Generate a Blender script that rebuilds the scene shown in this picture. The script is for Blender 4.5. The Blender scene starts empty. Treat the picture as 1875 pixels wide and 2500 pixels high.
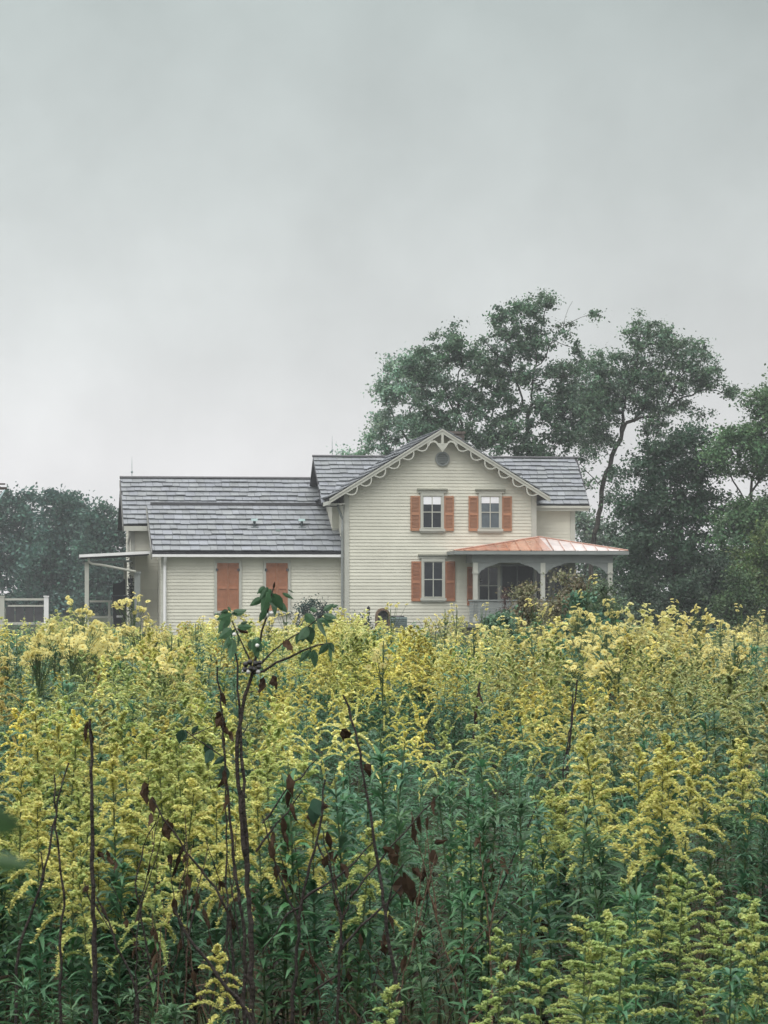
import bpy, math, random
import numpy as np

# ------------------------------------------------------------------ camera, sky, sun, exposure
SC = bpy.context.scene
COL = SC.collection
F, CX, HY, CZ = 7000.0, 937.5, 1450.0, 1.75          # focal length in photo pixels, centre column, horizon row, eye height
cd = bpy.data.cameras.new('camera')
cam = bpy.data.objects.new('camera', cd); COL.objects.link(cam)
cam.location = (0, 0, CZ); cam.rotation_euler = (math.pi/2, 0, 0)
cd.sensor_fit = 'VERTICAL'; cd.sensor_height = 36.0; cd.sensor_width = 27.0
cd.lens = F/2500*36.0; cd.shift_y = (HY-1250)/2500.0
cd.clip_start = 0.05; cd.clip_end = 6000
cd.dof.use_dof = True; cd.dof.focus_distance = 34.0; cd.dof.aperture_fstop = 34.0
SC.camera = cam
SC.view_settings.view_transform = 'Standard'; SC.view_settings.look = 'None'
SC.view_settings.gamma = 1.0; SC.view_settings.exposure = 0.26
SC.cycles.max_bounces = 6; SC.cycles.diffuse_bounces = 3; SC.cycles.glossy_bounces = 2
SC.cycles.transmission_bounces = 3; SC.cycles.transparent_max_bounces = 6; SC.cycles.volume_bounces = 0
SC.cycles.use_denoising = True; SC.cycles.denoiser = 'OPENIMAGEDENOISE'; SC.cycles.denoising_input_passes = 'RGB_ALBEDO_NORMAL'

SUN_EL, SUN_AZ = math.radians(60), math.radians(200)     # high, behind the camera and a little left, above the overcast
world = bpy.data.worlds.new('World'); SC.world = world; world.use_nodes = True
nt = world.node_tree; N = nt.nodes; LK = nt.links
for n in list(N): N.remove(n)
out = N.new('ShaderNodeOutputWorld'); bg = N.new('ShaderNodeBackground'); bg.inputs[1].default_value = 1.0
LK.new(bg.outputs[0], out.inputs[0])
sky = N.new('ShaderNodeTexSky'); sky.sky_type = 'NISHITA'; sky.sun_disc = False
sky.sun_elevation = SUN_EL; sky.sun_rotation = SUN_AZ; sky.air_density = 1.5; sky.dust_density = 4.0
skm = N.new('ShaderNodeVectorMath'); skm.operation = 'SCALE'; skm.inputs['Scale'].default_value = 0.08
LK.new(sky.outputs[0], skm.inputs[0])
tc = N.new('ShaderNodeTexCoord')
sep = N.new('ShaderNodeSeparateXYZ'); LK.new(tc.outputs['Generated'], sep.inputs[0])
ramp = N.new('ShaderNodeValToRGB'); LK.new(sep.outputs[2], ramp.inputs[0])
cr = ramp.color_ramp
def g3(v, t=(1, 1, 1)): return (v*t[0], v*t[1], v*t[2], 1)
cr.elements[0].position = 0.0; cr.elements[0].color = g3(.74, (1, .995, 1.01))
cr.elements[1].position = 1.0; cr.elements[1].color = g3(2.3, (1, 1.0, 1.0))
for p, v, t in ((.045, .70, (1, 1.0, 1.012)), (.09, .60, (.975, 1.012, 1.012)), (.14, .53, (.95, 1.02, 1.01)), (.205, .445, (.92, 1.025, 1.005)), (.32, .70, (.98, 1, 1)), (.5, 1.05, (1, 1, 1)), (.75, 1.8, (1, 1, 1))):
    e = cr.elements.new(p); e.color = g3(v, t)
# cloud relief: soft large lumps in the overcast
mp = N.new('ShaderNodeMapping'); mp.inputs['Scale'].default_value = (9.0, 9.0, 9.0); mp.inputs['Location'].default_value = (3.1, 0.0, .45)
LK.new(tc.outputs['Generated'], mp.inputs[0])
nz = N.new('ShaderNodeTexNoise'); nz.inputs['Scale'].default_value = 1.6; nz.inputs['Detail'].default_value = 6.0; nz.inputs['Roughness'].default_value = .56
LK.new(mp.outputs[0], nz.inputs['Vector'])
mr = N.new('ShaderNodeMapRange'); mr.inputs[1].default_value = .30; mr.inputs[2].default_value = .70; mr.inputs[3].default_value = .90; mr.inputs[4].default_value = 1.07
LK.new(nz.outputs[0], mr.inputs[0])
cl = N.new('ShaderNodeVectorMath'); cl.operation = 'SCALE'
side = N.new('ShaderNodeMapRange'); side.inputs[1].default_value = -.3; side.inputs[2].default_value = .3; side.inputs[3].default_value = 1.2; side.inputs[4].default_value = .84
LK.new(sep.outputs[0], side.inputs[0])
mm = N.new('ShaderNodeMath'); mm.operation = 'MULTIPLY'; LK.new(mr.outputs[0], mm.inputs[0]); LK.new(side.outputs[0], mm.inputs[1])
LK.new(ramp.outputs[0], cl.inputs[0]); LK.new(mm.outputs[0], cl.inputs['Scale'])
mx = N.new('ShaderNodeMix'); mx.data_type = 'RGBA'; mx.inputs[0].default_value = 0.06
LK.new(cl.outputs[0], mx.inputs[6]); LK.new(skm.outputs[0], mx.inputs[7])
LK.new(mx.outputs[2], bg.inputs[0])

sd = bpy.data.lights.new('sun', 'SUN'); sd.energy = 1.5; sd.angle = math.radians(40); sd.color = (1.0, .985, .96)
sun = bpy.data.objects.new('sun', sd); COL.objects.link(sun)
sun.rotation_euler = (math.pi/2-SUN_EL, 0, math.pi-SUN_AZ)

# ------------------------------------------------------------------ helpers
def at(px, py, d):
    """the point of the place seen at photo column px, row py, d metres away"""
    return np.array(((px-CX)*d/F, d, CZ-(py-HY)*d/F))

def rough(nm, col, r=.7, spec=.3, var=.12, scale=4.0, metal=0.0, coat=0.0, bump=0.0, bscale=40.0):
    m = bpy.data.materials.new(nm); m.use_nodes = True
    t = m.node_tree; b = t.nodes['Principled BSDF']
    b.inputs['Roughness'].default_value = r; b.inputs['Metallic'].default_value = metal
    b.inputs['Specular IOR Level'].default_value = spec; b.inputs['Coat Weight'].default_value = coat
    b.inputs['Coat Roughness'].default_value = .25
    c = t.nodes.new('ShaderNodeTexCoord'); n = t.nodes.new('ShaderNodeTexNoise')
    n.inputs['Scale'].default_value = scale; n.inputs['Detail'].default_value = 5
    t.links.new(c.outputs['Object'], n.inputs['Vector'])
    r_ = t.nodes.new('ShaderNodeMapRange'); r_.inputs[1].default_value = .3; r_.inputs[2].default_value = .7
    r_.inputs[3].default_value = 1-var; r_.inputs[4].default_value = 1+var
    t.links.new(n.outputs[0], r_.inputs[0])
    at_ = t.nodes.new('ShaderNodeAttribute'); at_.attribute_name = 'tint'
    s1 = t.nodes.new('ShaderNodeVectorMath'); s1.operation = 'MULTIPLY'; s1.inputs[0].default_value = col
    t.links.new(at_.outputs['Color'], s1.inputs[1])
    s2 = t.nodes.new('ShaderNodeVectorMath'); s2.operation = 'SCALE'
    t.links.new(s1.outputs[0], s2.inputs[0]); t.links.new(r_.outputs[0], s2.inputs['Scale'])
    t.links.new(s2.outputs[0], b.inputs['Base Color'])
    if bump > 0:
        n2 = t.nodes.new('ShaderNodeTexNoise'); n2.inputs['Scale'].default_value = bscale; n2.inputs['Detail'].default_value = 4
        t.links.new(c.outputs['Object'], n2.inputs['Vector'])
        bp = t.nodes.new('ShaderNodeBump'); bp.inputs['Strength'].default_value = bump; bp.inputs['Distance'].default_value = .02
        t.links.new(n2.outputs[0], bp.inputs['Height']); t.links.new(bp.outputs[0], b.inputs['Normal'])
    return m

def foliage(nm, trans=.3, r=.55, spec=.25):
    """leaf and petal material: the colour of each leaf comes from the mesh attribute 'tint'"""
    m = bpy.data.materials.new(nm); m.use_nodes = True
    t = m.node_tree; b = t.nodes['Principled BSDF']; o = t.nodes['Material Output']
    a = t.nodes.new('ShaderNodeAttribute'); a.attribute_name = 'tint'
    t.links.new(a.outputs['Color'], b.inputs['Base Color'])
    b.inputs['Roughness'].default_value = r; b.inputs['Specular IOR Level'].default_value = spec
    tr = t.nodes.new('ShaderNodeBsdfTranslucent'); t.links.new(a.outputs['Color'], tr.inputs[0])
    x = t.nodes.new('ShaderNodeMixShader'); x.inputs[0].default_value = trans
    t.links.new(b.outputs[0], x.inputs[1]); t.links.new(tr.outputs[0], x.inputs[2]); t.links.new(x.outputs[0], o.inputs[0])
    return m

M = dict(
    siding=rough('cream_siding', (.625, .614, .52), .65, .25, .09, .9),
    trim=rough('pale_trim', (.46, .465, .41), .6, .3, .06, 3),
    gtrim_shaded=rough('grey_trim_shaded', (.23, .25, .24), .6, .3, .08, 3),  # grey trim, its colour darkened to carry the shade under the porch
    white=rough('white_paint', (.78, .78, .77), .5, .4, .05, 3),
    shingle=rough('grey_shingle', (.195, .208, .22), .62, .35, .14, 2.2),
    deck=rough('roof_deck', (.05, .05, .055), .8, .2, .1, 4),
    shutter=rough('terracotta_paint', (.37, .185, .108), .6, .25, .10, 5),
    shutter2=rough('weathered_terracotta_paint', (.345, .155, .088), .65, .25, .13, 5),
    glass=rough('dark_glass', (.012, .016, .022), .08, .5, .2, 2),
    curtain=rough('glass_over_curtain', (.10, .125, .14), .15, .5, .15, 6),
    blind=rough('white_blind', (.86, .87, .90), .6, .2, .02, 2),
    copper=rough('coppery_metal_roof', (.42, .20, .125), .24, 1.0, .22, 2.0, coat=1.0),
    brick=rough('old_brick', (.12, .10, .085), .85, .2, .3, 12),
    dark=rough('black_plastic', (.012, .013, .017), .45, .4, .2, 5),
    darkmetal=rough('dark_metal', (.06, .06, .065), .5, .5, .2, 5),
    wood=rough('weathered_wood', (.16, .11, .075), .8, .2, .3, 14),
    cab=rough('painted_cabinet', (.20, .26, .25), .5, .4, .1, 5),
    bark=rough('dark_bark', (.045, .04, .035), .9, .15, .3, 6),
    twig=rough('dark_twig_bark', (.030, .024, .021), .75, .25, .35, 30, bump=.5, bscale=90),
    leaf=foliage('leaf', .36, .48, .3),
    petal=foliage('petal', .46, .75, .08),
    treeleaf=foliage('tree_leaf', .22, .6, .2),
    dry=foliage('dry_leaf', .12, .75, .1),
    berry=rough('pale_berry', (.62, .62, .60), .3, .5, .1, 20),
)

def tag(o, label=None, cat=None, group=None, kind=None):
    if label: o['label'] = label
    if cat: o['category'] = cat
    if group: o['group'] = group
    if kind: o['kind'] = kind
    return o

def empty(name, loc, rz=0, **k):
    o = bpy.data.objects.new(name, None); COL.objects.link(o)
    o.location = tuple(loc); o.rotation_euler = (0, 0, rz); o.empty_display_size = .3
    return tag(o, **k)

def link(name, me, mat, parent=None):
    o = bpy.data.objects.new(name, me); COL.objects.link(o)
    if len(me.materials) == 0: me.materials.append(mat)
    if parent is not None: o.parent = parent
    return o

class MB:
    """collects faces, then links them as one mesh object"""
    def __init__(s): s.v = []; s.f = []; s.c = []
    def face(s, pts, c=(1, 1, 1)):
        b = len(s.v); s.v += [tuple(map(float, p)) for p in pts]; s.f.append(tuple(range(b, b+len(pts)))); s.c.append(c)
    def box(s, a0, a1, b0, b1, c0, c1, c=(1, 1, 1)):
        P = [(x, y, z) for x in (a0, a1) for y in (b0, b1) for z in (c0, c1)]
        for q in ((0, 1, 3, 2), (4, 6, 7, 5), (0, 4, 5, 1), (2, 3, 7, 6), (0, 2, 6, 4), (1, 5, 7, 3)):
            s.face([P[i] for i in q], c)
    def hexa(s, P, c=(1, 1, 1)):
        """8 points: lower four then upper four, both running round the same way"""
        s.face([P[3], P[2], P[1], P[0]], c); s.face(P[4:8], c)
        for i in range(4):
            j = (i+1) % 4; s.face([P[i], P[j], P[4+j], P[4+i]], c)
    def prism(s, poly, v0, v1, c=(1, 1, 1)):
        """outline in (u, w), pushed from depth v0 to v1"""
        A = [(p[0], v0, p[1]) for p in poly]; B = [(p[0], v1, p[1]) for p in poly]
        s.face(A, c); s.face(B[::-1], c)
        for i in range(len(poly)):
            j = (i+1) % len(poly); s.face([A[j], A[i], B[i], B[j]], c)
    def tube(s, pts, r, n=8, c=(1, 1, 1)):
        Q = tube(np.array(pts, float), np.full(len(pts), r) if np.isscalar(r) else np.array(r), n)
        for q in Q: s.face(q, c)
    def strip(s, poly, width, v0, v1, c=(1, 1, 1)):
        """band of the given width along a line in (u, w)"""
        p = np.array(poly, float); t = np.gradient(p, axis=0); t /= np.linalg.norm(t, axis=1)[:, None]
        n = np.stack([-t[:, 1], t[:, 0]], 1)*width/2
        s.prism([tuple(x) for x in (p+n)]+[tuple(x) for x in (p-n)[::-1]], v0, v1, c)
    def build(s, name, mat, parent=None):
        me = bpy.data.meshes.new(name); me.from_pydata(s.v, [], s.f)
        a = me.attributes.new('tint', 'FLOAT_COLOR', 'CORNER')
        arr = []
        for f, c in zip(s.f, s.c): arr += [c[0], c[1], c[2], 1.0]*len(f)
        a.data.foreach_set('color', arr); me.update()
        return link(name, me, mat, parent)

def tube(p, r, n=5):
    """quads (k,4,3) of a tapering tube along p"""
    p = np.asarray(p, float); r = np.asarray(r, float)
    t = np.gradient(p, axis=0); t /= (np.linalg.norm(t, axis=1)[:, None]+1e-9)
    ref = np.where(np.abs(t[:, 2:3]) > .9, np.array([[1., 0, 0]]), np.array([[0., 0, 1.]]))
    a = np.cross(t, ref); a /= (np.linalg.norm(a, axis=1)[:, None]+1e-9); b = np.cross(t, a)
    th = np.arange(n)*2*math.pi/n
    R = p[:, None]+r[:, None, None]*(np.cos(th)[None, :, None]*a[:, None]+np.sin(th)[None, :, None]*b[:, None])
    R2 = np.roll(R, -1, 1)
    return np.stack([R[:-1], R2[:-1], R2[1:], R[1:]], 2).reshape(-1, 4, 3)

def ribbons(rs, base, az, L, W, el, droop, nseg=3, fold=.3, roll=.35, shape=.7):
    """arching leaves: quads (n*k,4,3), k quads a leaf"""
    n = len(base); h = np.stack([np.cos(az), np.sin(az), np.zeros(n)], 1)
    t = np.linspace(0, 1, nseg+1)
    z = np.array([0, 0, 1.])
    c = base[:, None]+h[:, None]*(L*np.cos(el))[:, None, None]*t[None, :, None] + z*((L*np.sin(el))[:, None]*t-(droop*L)[:, None]*t**2)[:, :, None]
    s = np.stack([-np.sin(az), np.cos(az), np.zeros(n)], 1)
    s = s+z*rs.uniform(-roll, roll, n)[:, None]
    w = W[:, None]*np.sin(math.pi*np.clip(t, .04, 1)**shape)[None]*.5
    l = c-s[:, None]*w[:, :, None]; r = c+s[:, None]*w[:, :, None]
    if fold > 0:
        l = l+z*(fold*w)[:, :, None]; r = r+z*(fold*w)[:, :, None]
        q1 = np.stack([c[:, :-1], l[:, :-1], l[:, 1:], c[:, 1:]], 2); q2 = np.stack([r[:, :-1], c[:, :-1], c[:, 1:], r[:, 1:]], 2)
        return np.concatenate([q1, q2], 1).reshape(-1, 4, 3), 2*nseg
    return np.stack([l[:, :-1], l[:, 1:], r[:, 1:], r[:, :-1]], 2).reshape(-1, 4, 3), nseg

def flakes(rs, c, size, up=0.0, ar=.8):
    """small rhombic faces scattered at the points c"""
    n = len(c); a = rs.normal(size=(n, 3)); nrm = rs.normal(size=(n, 3)); nrm[:, 2] += up
    nrm /= np.linalg.norm(nrm, axis=1)[:, None]
    a -= nrm*(a*nrm).sum(1)[:, None]; a /= np.linalg.norm(a, axis=1)[:, None]; b = np.cross(nrm, a)
    s = size[:, None]/2
    return np.stack([c+a*s, c+b*s*ar, c-a*s, c-b*s*ar], 1)

def qmesh(name, Q, C, smooth=False):
    """mesh from separate quads Q (n,4,3) with one colour each"""
    n = len(Q); me = bpy.data.meshes.new(name)
    me.vertices.add(4*n); me.vertices.foreach_set('co', np.ascontiguousarray(Q, dtype=np.float32).ravel())
    me.loops.add(4*n); me.loops.foreach_set('vertex_index', np.arange(4*n, dtype=np.int32))
    me.polygons.add(n); me.polygons.foreach_set('loop_start', np.arange(n, dtype=np.int32)*4)
    a = me.attributes.new('tint', 'FLOAT_COLOR', 'FACE')
    cc = np.ones((n, 4), np.float32); cc[:, :3] = C
    a.data.foreach_set('color', cc.ravel())
    me.update(calc_edges=True)
    return me

def cols(rs, n, base, v=.2, hue=.08):
    c = np.array(base)[None]*(1+rs.uniform(-v, v, (n, 1)))
    return np.clip(c*(1+rs.uniform(-hue, hue, (n, 3))), 0, 8)

# ------------------------------------------------------------------ ground
def ground():
    m = bpy.data.materials.new('ground_soil_and_grass'); m.use_nodes = True
    t = m.node_tree; b = t.nodes['Principled BSDF']; b.inputs['Roughness'].default_value = .95; b.inputs['Specular IOR Level'].default_value = .1
    c = t.nodes.new('ShaderNodeTexCoord'); n = t.nodes.new('ShaderNodeTexNoise'); n.inputs['Scale'].default_value = 1.7; n.inputs['Detail'].default_value = 9
    t.links.new(c.outputs['Object'], n.inputs['Vector'])
    r = t.nodes.new('ShaderNodeValToRGB'); t.links.new(n.outputs[0], r.inputs[0])
    r.color_ramp.elements[0].position = .35; r.color_ramp.elements[0].color = (.022, .018, .013, 1)
    r.color_ramp.elements[1].position = .7; r.color_ramp.elements[1].color = (.035, .055, .022, 1)
    t.links.new(r.outputs[0], b.inputs['Base Color'])
    me = bpy.data.meshes.new('ground')
    me.from_pydata([(-3000, -200, 0), (3000, -200, 0), (3000, 5000, 0), (-3000, 5000, 0)], [], [(0, 1, 2, 3)])
    tag(link('ground', me, m), kind='structure')
ground()

# ------------------------------------------------------------------ the farmhouse
HO = (2.369, 121.5, 0.0); HR = math.radians(7.5)
house = empty('farmhouse', HO, HR, label='cream clapboard farmhouse with terracotta shutters and scrolled gable trim behind the flower field', cat='house')

def siding(mb, p0, p1, w0, w1, clip=None, row=.14):
    """clapboards on the wall from p0 to p1 (plan), facing to the right of that direction"""
    p0 = np.array(p0, float); p1 = np.array(p1, float); L = np.linalg.norm(p1-p0); d = (p1-p0)/L; n = np.array((d[1], -d[0]))
    w = w0; rs = random.Random(int(L*100))
    while w < w1-1e-3:
        wt = min(w+row, w1)
        def P(s, o, z): q = p0+d*s+n*o; return (q[0], q[1], z)
        a, b = (0, L) if clip is None else clip(w); a2, b2 = (0, L) if clip is None else clip(wt)
        if b-a > .05:
            g = 1+rs.uniform(-.035, .035); c = (g, g, g)
            o0, o1 = .024, .003
            mb.face([P(a, o0, w), P(b, o0, w), P(b2, o1, wt), P(a2, o1, wt)], c)
            mb.face([P(a, 0, w), P(b, 0, w), P(b, o0, w), P(a, o0, w)], c)
        w = wt

def shingles(mb, A, B, C, D, nc, seed, lift=.10):
    """courses of thick shingles on the rectangle A-B (eave) D-C (ridge)"""
    rs = random.Random(seed); A, B, C, D = [np.array(x, float) for x in (A, B, C, D)]
    e = (B-A); W = np.linalg.norm(e); e /= W; s = (D-A); S = np.linalg.norm(s); s /= S; n = np.cross(e, s); n /= np.linalg.norm(n)
    if n[2] < 0: n = -n
    cs = S/nc
    for i in range(nc):
        x = -rs.uniform(0, .5)
        run = 0; jj = 0
        while x < W:
            wd = rs.uniform(.28, .46)
            if run <= 0: run = rs.randint(1, 4); jj = rs.uniform(-.05, .05)
            run -= 1
            x0, x1 = max(x, 0)+.006, min(x+wd, W)-.006; x += wd
            if x1-x0 < .05: continue
            s0 = i*cs-(.03 if i == 0 else 0)+jj*(i > 0)+rs.uniform(-.012, .012); s1 = min((i+1)*cs+.16, S)
            l0 = lift+rs.uniform(-.012, .012); th = .045
            g = 1+rs.uniform(-.11, .10); c = (g, g, g*rs.uniform(.97, 1.04))
            def P(a, b, h): return A+e*a+s*b+n*h
            top = [P(x0, s0, l0), P(x1, s0, l0), P(x1, s1, .012), P(x0, s1, .012)]
            bot = [P(x0, s0, l0-th), P(x1, s0, l0-th), P(x1, s1, .004), P(x0, s1, .004)]
            mb.hexa(bot+top, c)

def roof(name, A, B, C, D, nc, seed, th=.14):
    A, B, C, D = [np.array(x, float) for x in (A, B, C, D)]
    n = np.cross(B-A, D-A); n /= np.linalg.norm(n)
    if n[2] < 0: n = -n
    d = MB(); d.hexa([A-n*th, B-n*th, C-n*th, D-n*th, A, B, C, D])
    o = d.build(name, M['deck'], house)
    s = MB(); shingles(s, A, B, C, D, nc, seed); s.build('shingle_covering', M['shingle'], o)
    return o

# --- walls
GS = .62; RZ = 8.62                                     # gable slope, ridge height of the gable walls
def wallbox(mb, u0, u1, v0, v1, w1): mb.box(u0, u1, v0, v1, 0, w1)
m = MB(); siding(m, (-4.05, 0), (4.1, 0), 0.0, 8.55, lambda w: (0, 8.15) if w < 6.1 else (max(0, 4.08-(RZ-w)/GS), min(8.15, 4.08+(RZ-w)/GS)))
siding(m, (-4.05, 2.6), (-4.05, 0), 0.0, 6.1); siding(m, (4.1, 0), (4.1, 2.2), 0, 6.1)
m.prism([(-4.04, 0), (4.09, 0), (4.09, 6.05), (.025, 8.56), (-4.04, 6.05)], .004, 5.0)
gw = m.build('wall', M['siding'], house); gw['label'] = 'tall gable wall with scrolled trim'
m = MB(); siding(m, (4.14, 2.2), (6.22, 2.2), 0, 5.7); siding(m, (6.22, 2.2), (6.22, 7.4), 0, 5.7)
m.prism([(2.21, 0), (7.4, 0), (7.4, 5.7), (4.8, 7.6), (2.21, 5.75)], 0, 1) if False else None
m.box(-4.35, 6.215, 2.21, 7.4, 0, 5.68)
for u in (-4.352, 6.18):
    m.face([(u, 2.3, 5.68), (u, 7.3, 5.68), (u, 4.8, 7.6)])
m.build('wall', M['siding'], house)
m = MB(); siding(m, (-11.72, .45), (-4.06, .45), 0, 3.4); siding(m, (-11.72, 4.0), (-11.72, .45), 0, 3.4); m.box(-11.715, -4.06, .455, 4.5, 0, 3.38)
m.build('wall', M['siding'], house)
m = MB(); siding(m, (-12.85, 4.0), (-11.70, 4.0), 0, 4.6); siding(m, (-12.85, 9.6), (-12.85, 4.0), 0, 4.6); m.box(-12.845, -4.36, 4.005, 9.6, 0, 4.6)
m.face([(-12.84, 4.1, 4.6), (-12.84, 9.5, 4.6), (-12.84, 7, 6.4)])
m.build('wall', M['siding'], house)

# --- roofs
rl = roof('roof', (-4.72, 6.2, 5.80), (-4.72, -.45, 5.80), (.03, -.45, 8.74), (.03, 6.2, 8.74), 11, 1)
rr = roof('roof', (4.62, -.45, 5.89), (4.62, 6.0, 5.89), (.03, 6.0, 8.735), (.03, -.45, 8.735), 11, 2)
mf = roof('roof', (-4.85, 1.85, 5.60), (6.84, 1.85, 5.60), (6.90, 4.8, 7.72), (-4.9, 4.8, 7.72), 11, 3)
m = MB(); m.hexa([(-4.9, 4.8, 7.6), (6.9, 4.8, 7.6), (6.84, 7.8, 5.45), (-4.85, 7.8, 5.45), (-4.9, 4.81, 7.72), (6.9, 4.81, 7.72), (6.84, 7.8, 5.6), (-4.85, 7.8, 5.6)])
m.build('roof', M['deck'], house)
bf = roof('roof', (-13.22, 3.6, 4.72), (-4.4, 3.6, 4.72), (-4.4, 7.0, 6.84), (-13.22, 7.0, 6.84), 10, 4)
m = MB(); m.hexa([(-13.22, 7, 6.72), (-4.4, 7, 6.72), (-4.4, 10.1, 4.62), (-13.22, 10.1, 4.62), (-13.22, 7.01, 6.84), (-4.4, 7.01, 6.84), (-4.4, 10.1, 4.75), (-13.22, 10.1, 4.75)])
m.build('roof', M['deck'], house)
ef = roof('roof', (-12.16, .08, 3.52), (-4.03, .08, 3.52), (-4.03, 4.85, 5.60), (-12.16, 4.85, 5.60), 9, 5, .12)
m = MB()                                               # dark ridge rolls, and a dark strip standing for the shaded gap above the lower roof
m.tube([(-13.25, 7.0, 6.9), (-4.6, 7.0, 6.9)], .07, 6); m.tube([(-4.93, 4.8, 7.79), (6.92, 4.8, 7.79)], .06, 6)
m.box(-12.0, -4.4, 4.80, 4.95, 5.62, 5.74)
m.build('ridge_cap_gap_shade', M['darkmetal'], house)
m = MB(); m.box(-13.2, -11.9, 3.50, 3.585, 4.46, 4.67); m.build('fascia', M['trim'], house)
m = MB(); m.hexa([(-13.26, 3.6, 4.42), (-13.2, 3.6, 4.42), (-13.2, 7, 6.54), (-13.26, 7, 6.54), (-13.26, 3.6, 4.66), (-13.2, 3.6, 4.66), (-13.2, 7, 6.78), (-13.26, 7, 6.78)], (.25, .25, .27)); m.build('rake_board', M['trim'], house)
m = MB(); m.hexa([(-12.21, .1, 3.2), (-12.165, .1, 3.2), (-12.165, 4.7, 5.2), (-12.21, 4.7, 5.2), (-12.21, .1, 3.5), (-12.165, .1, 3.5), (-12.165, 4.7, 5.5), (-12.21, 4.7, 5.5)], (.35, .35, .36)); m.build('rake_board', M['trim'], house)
m = MB(); m.box(4.2, 6.8, 1.77, 1.845, 5.34, 5.46); m.box(4.15, 6.8, 1.85, 2.2, 5.36, 5.41); m.build('fascia', M['trim'], house)
m = MB(); m.box(-4.78, -4.70, -.35, 1.9, 5.50, 5.66); m.box(-4.70, -4.08, -.3, 1.8, 5.52, 5.56); m.build('fascia', M['trim'], house)
m = MB(); m.box(-12.16, -4.07, .0, .10, 3.30, 3.41); m.box(-12.16, -4.07, .10, .42, 3.33, 3.37)
m.build('gutter', M['white'], house)
m = MB(); m.box(4.05, 6.84, 1.70, 1.78, 5.46, 5.56); m.build('gutter', M['trim'], house)

# --- corner boards, downspouts
def trimbox(name, mat, *bs):
    m = MB()
    for b in bs: m.box(*b)
    return m.build(name, mat, house)
trimbox('corner_board', M['trim'], (-4.10, -3.88, -.055, -.034, 0, 6.05), (-4.105, -4.06, -.055, .2, 0, 6.0))
trimbox('corner_board', M['trim'], (3.93, 4.15, -.055, -.034, 0, 6.05))
trimbox('corner_board', M['trim'], (6.05, 6.26, 2.135, 2.16, 0, 5.55))
trimbox('corner_board', M['trim'], (-11.77, -11.58, .39, .412, 0, 3.3))
trimbox('corner_board', M['trim'], (-12.90, -12.72, 3.94, 3.962, 0, 4.6))
def spout(pts, r, mat=M['gtrim_shaded']):
    m = MB(); m.tube(pts, r, 8); return m.build('downspout', mat, house)
spout([(-4.35, -.0, 5.5), (-4.3, .1, 5.3), (-4.13, .1, 4.9), (-4.17, -.02, 4.4), (-4.17, -.02, .2)], .055)
spout([(-11.62, .05, 3.32), (-11.62, .2, 3.1), (-11.62, .33, 2.95), (-11.62, .33, .2)], .065, M['white'])
spout([(-12.95, 3.55, 4.45), (-12.95, 3.7, 4.25), (-13.0, 3.95, 3.9), (-13.0, 3.95, 3.6)], .06, M['trim'])

# --- gable trim: bargeboards with scrollwork, pendant, round vent
for s in (-1, 1):
    m = MB(); x1 = 4.66 if s > 0 else -4.76
    for (o0, o1, va, vb) in ((0.0, .075, -.53, -.455), (.075, .205, -.505, -.455)):
        L = abs(x1-.03)
        m.prism([(.03, 8.72-o0), (x1, 8.72-o0-L*GS), (x1, 8.72-o1-L*GS), (.03, 8.72-o1)], va, vb)
    bo = m.build('bargeboard', M['trim'], house)
    sc = MB()
    for i in range(6):
        u = .62+i*.60; w = 8.72-.195-u*GS
        pts = [(u, w+.03), (u, w-.13), (u+.02, w-.22), (u+.08, w-.31), (u+.18, w-.355), (u+.29, w-.36), (u+.39, w-.325), (u+.49, w-.29)]
        sc.strip([(.03+s*a, b) for a, b in pts], .05, -.50, -.45)
    sc.build('scrollwork', M['trim'], bo)
m = MB(); m.box(-.02, .08, -.54, -.44, 8.05, 8.5)
m.prism([(-.27, 8.16), (-.1, 8.10), (.03, 8.14), (.16, 8.10), (.33, 8.16), (.22, 7.98), (.12, 7.86), (.03, 7.74), (-.06, 7.86), (-.16, 7.98)], -.53, -.45)
for s in (-1, 1): m.strip([(.03+s*.24, 8.13), (.03+s*.34, 8.19), (.03+s*.48, 8.17), (.03+s*.57, 8.08), (.03+s*.60, 7.98)], .085, -.50, -.45)
m.build('gable_pendant', M['trim'], house)
m = MB(); th = np.linspace(0, 2*math.pi, 25)[:-1]
vo = MB()
ro = [(.10+.31*math.cos(a), 7.47+.31*math.sin(a)) for a in th]; ri = [(.10+.235*math.cos(a), 7.47+.235*math.sin(a)) for a in th]
for i in range(24):
    j = (i+1) % 24; vo.prism([ro[i], ro[j], ri[j], ri[i]], -.09, -.02)
rv = vo.build('round_vent', M['gtrim_shaded'], house)
sl = MB()
for k in range(6):
    z = 7.28+k*.075; hw = math.sqrt(max(.0, .235**2-(z+.02-7.47)**2)); sl.hexa([(.1-hw, -.075, z), (.1+hw, -.075, z), (.1+hw, -.04, z+.05), (.1-hw, -.04, z+.05), (.1-hw, -.07, z+.012), (.1+hw, -.07, z+.012), (.1+hw, -.035, z+.062), (.1-hw, -.035, z+.062)])
sl.prism([(.1+.236*math.cos(a), 7.47+.236*math.sin(a)) for a in th], -.036, -.03, (.4, .4, .4))
sl.build('louvre', M['gtrim_shaded'], rv)

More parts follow.
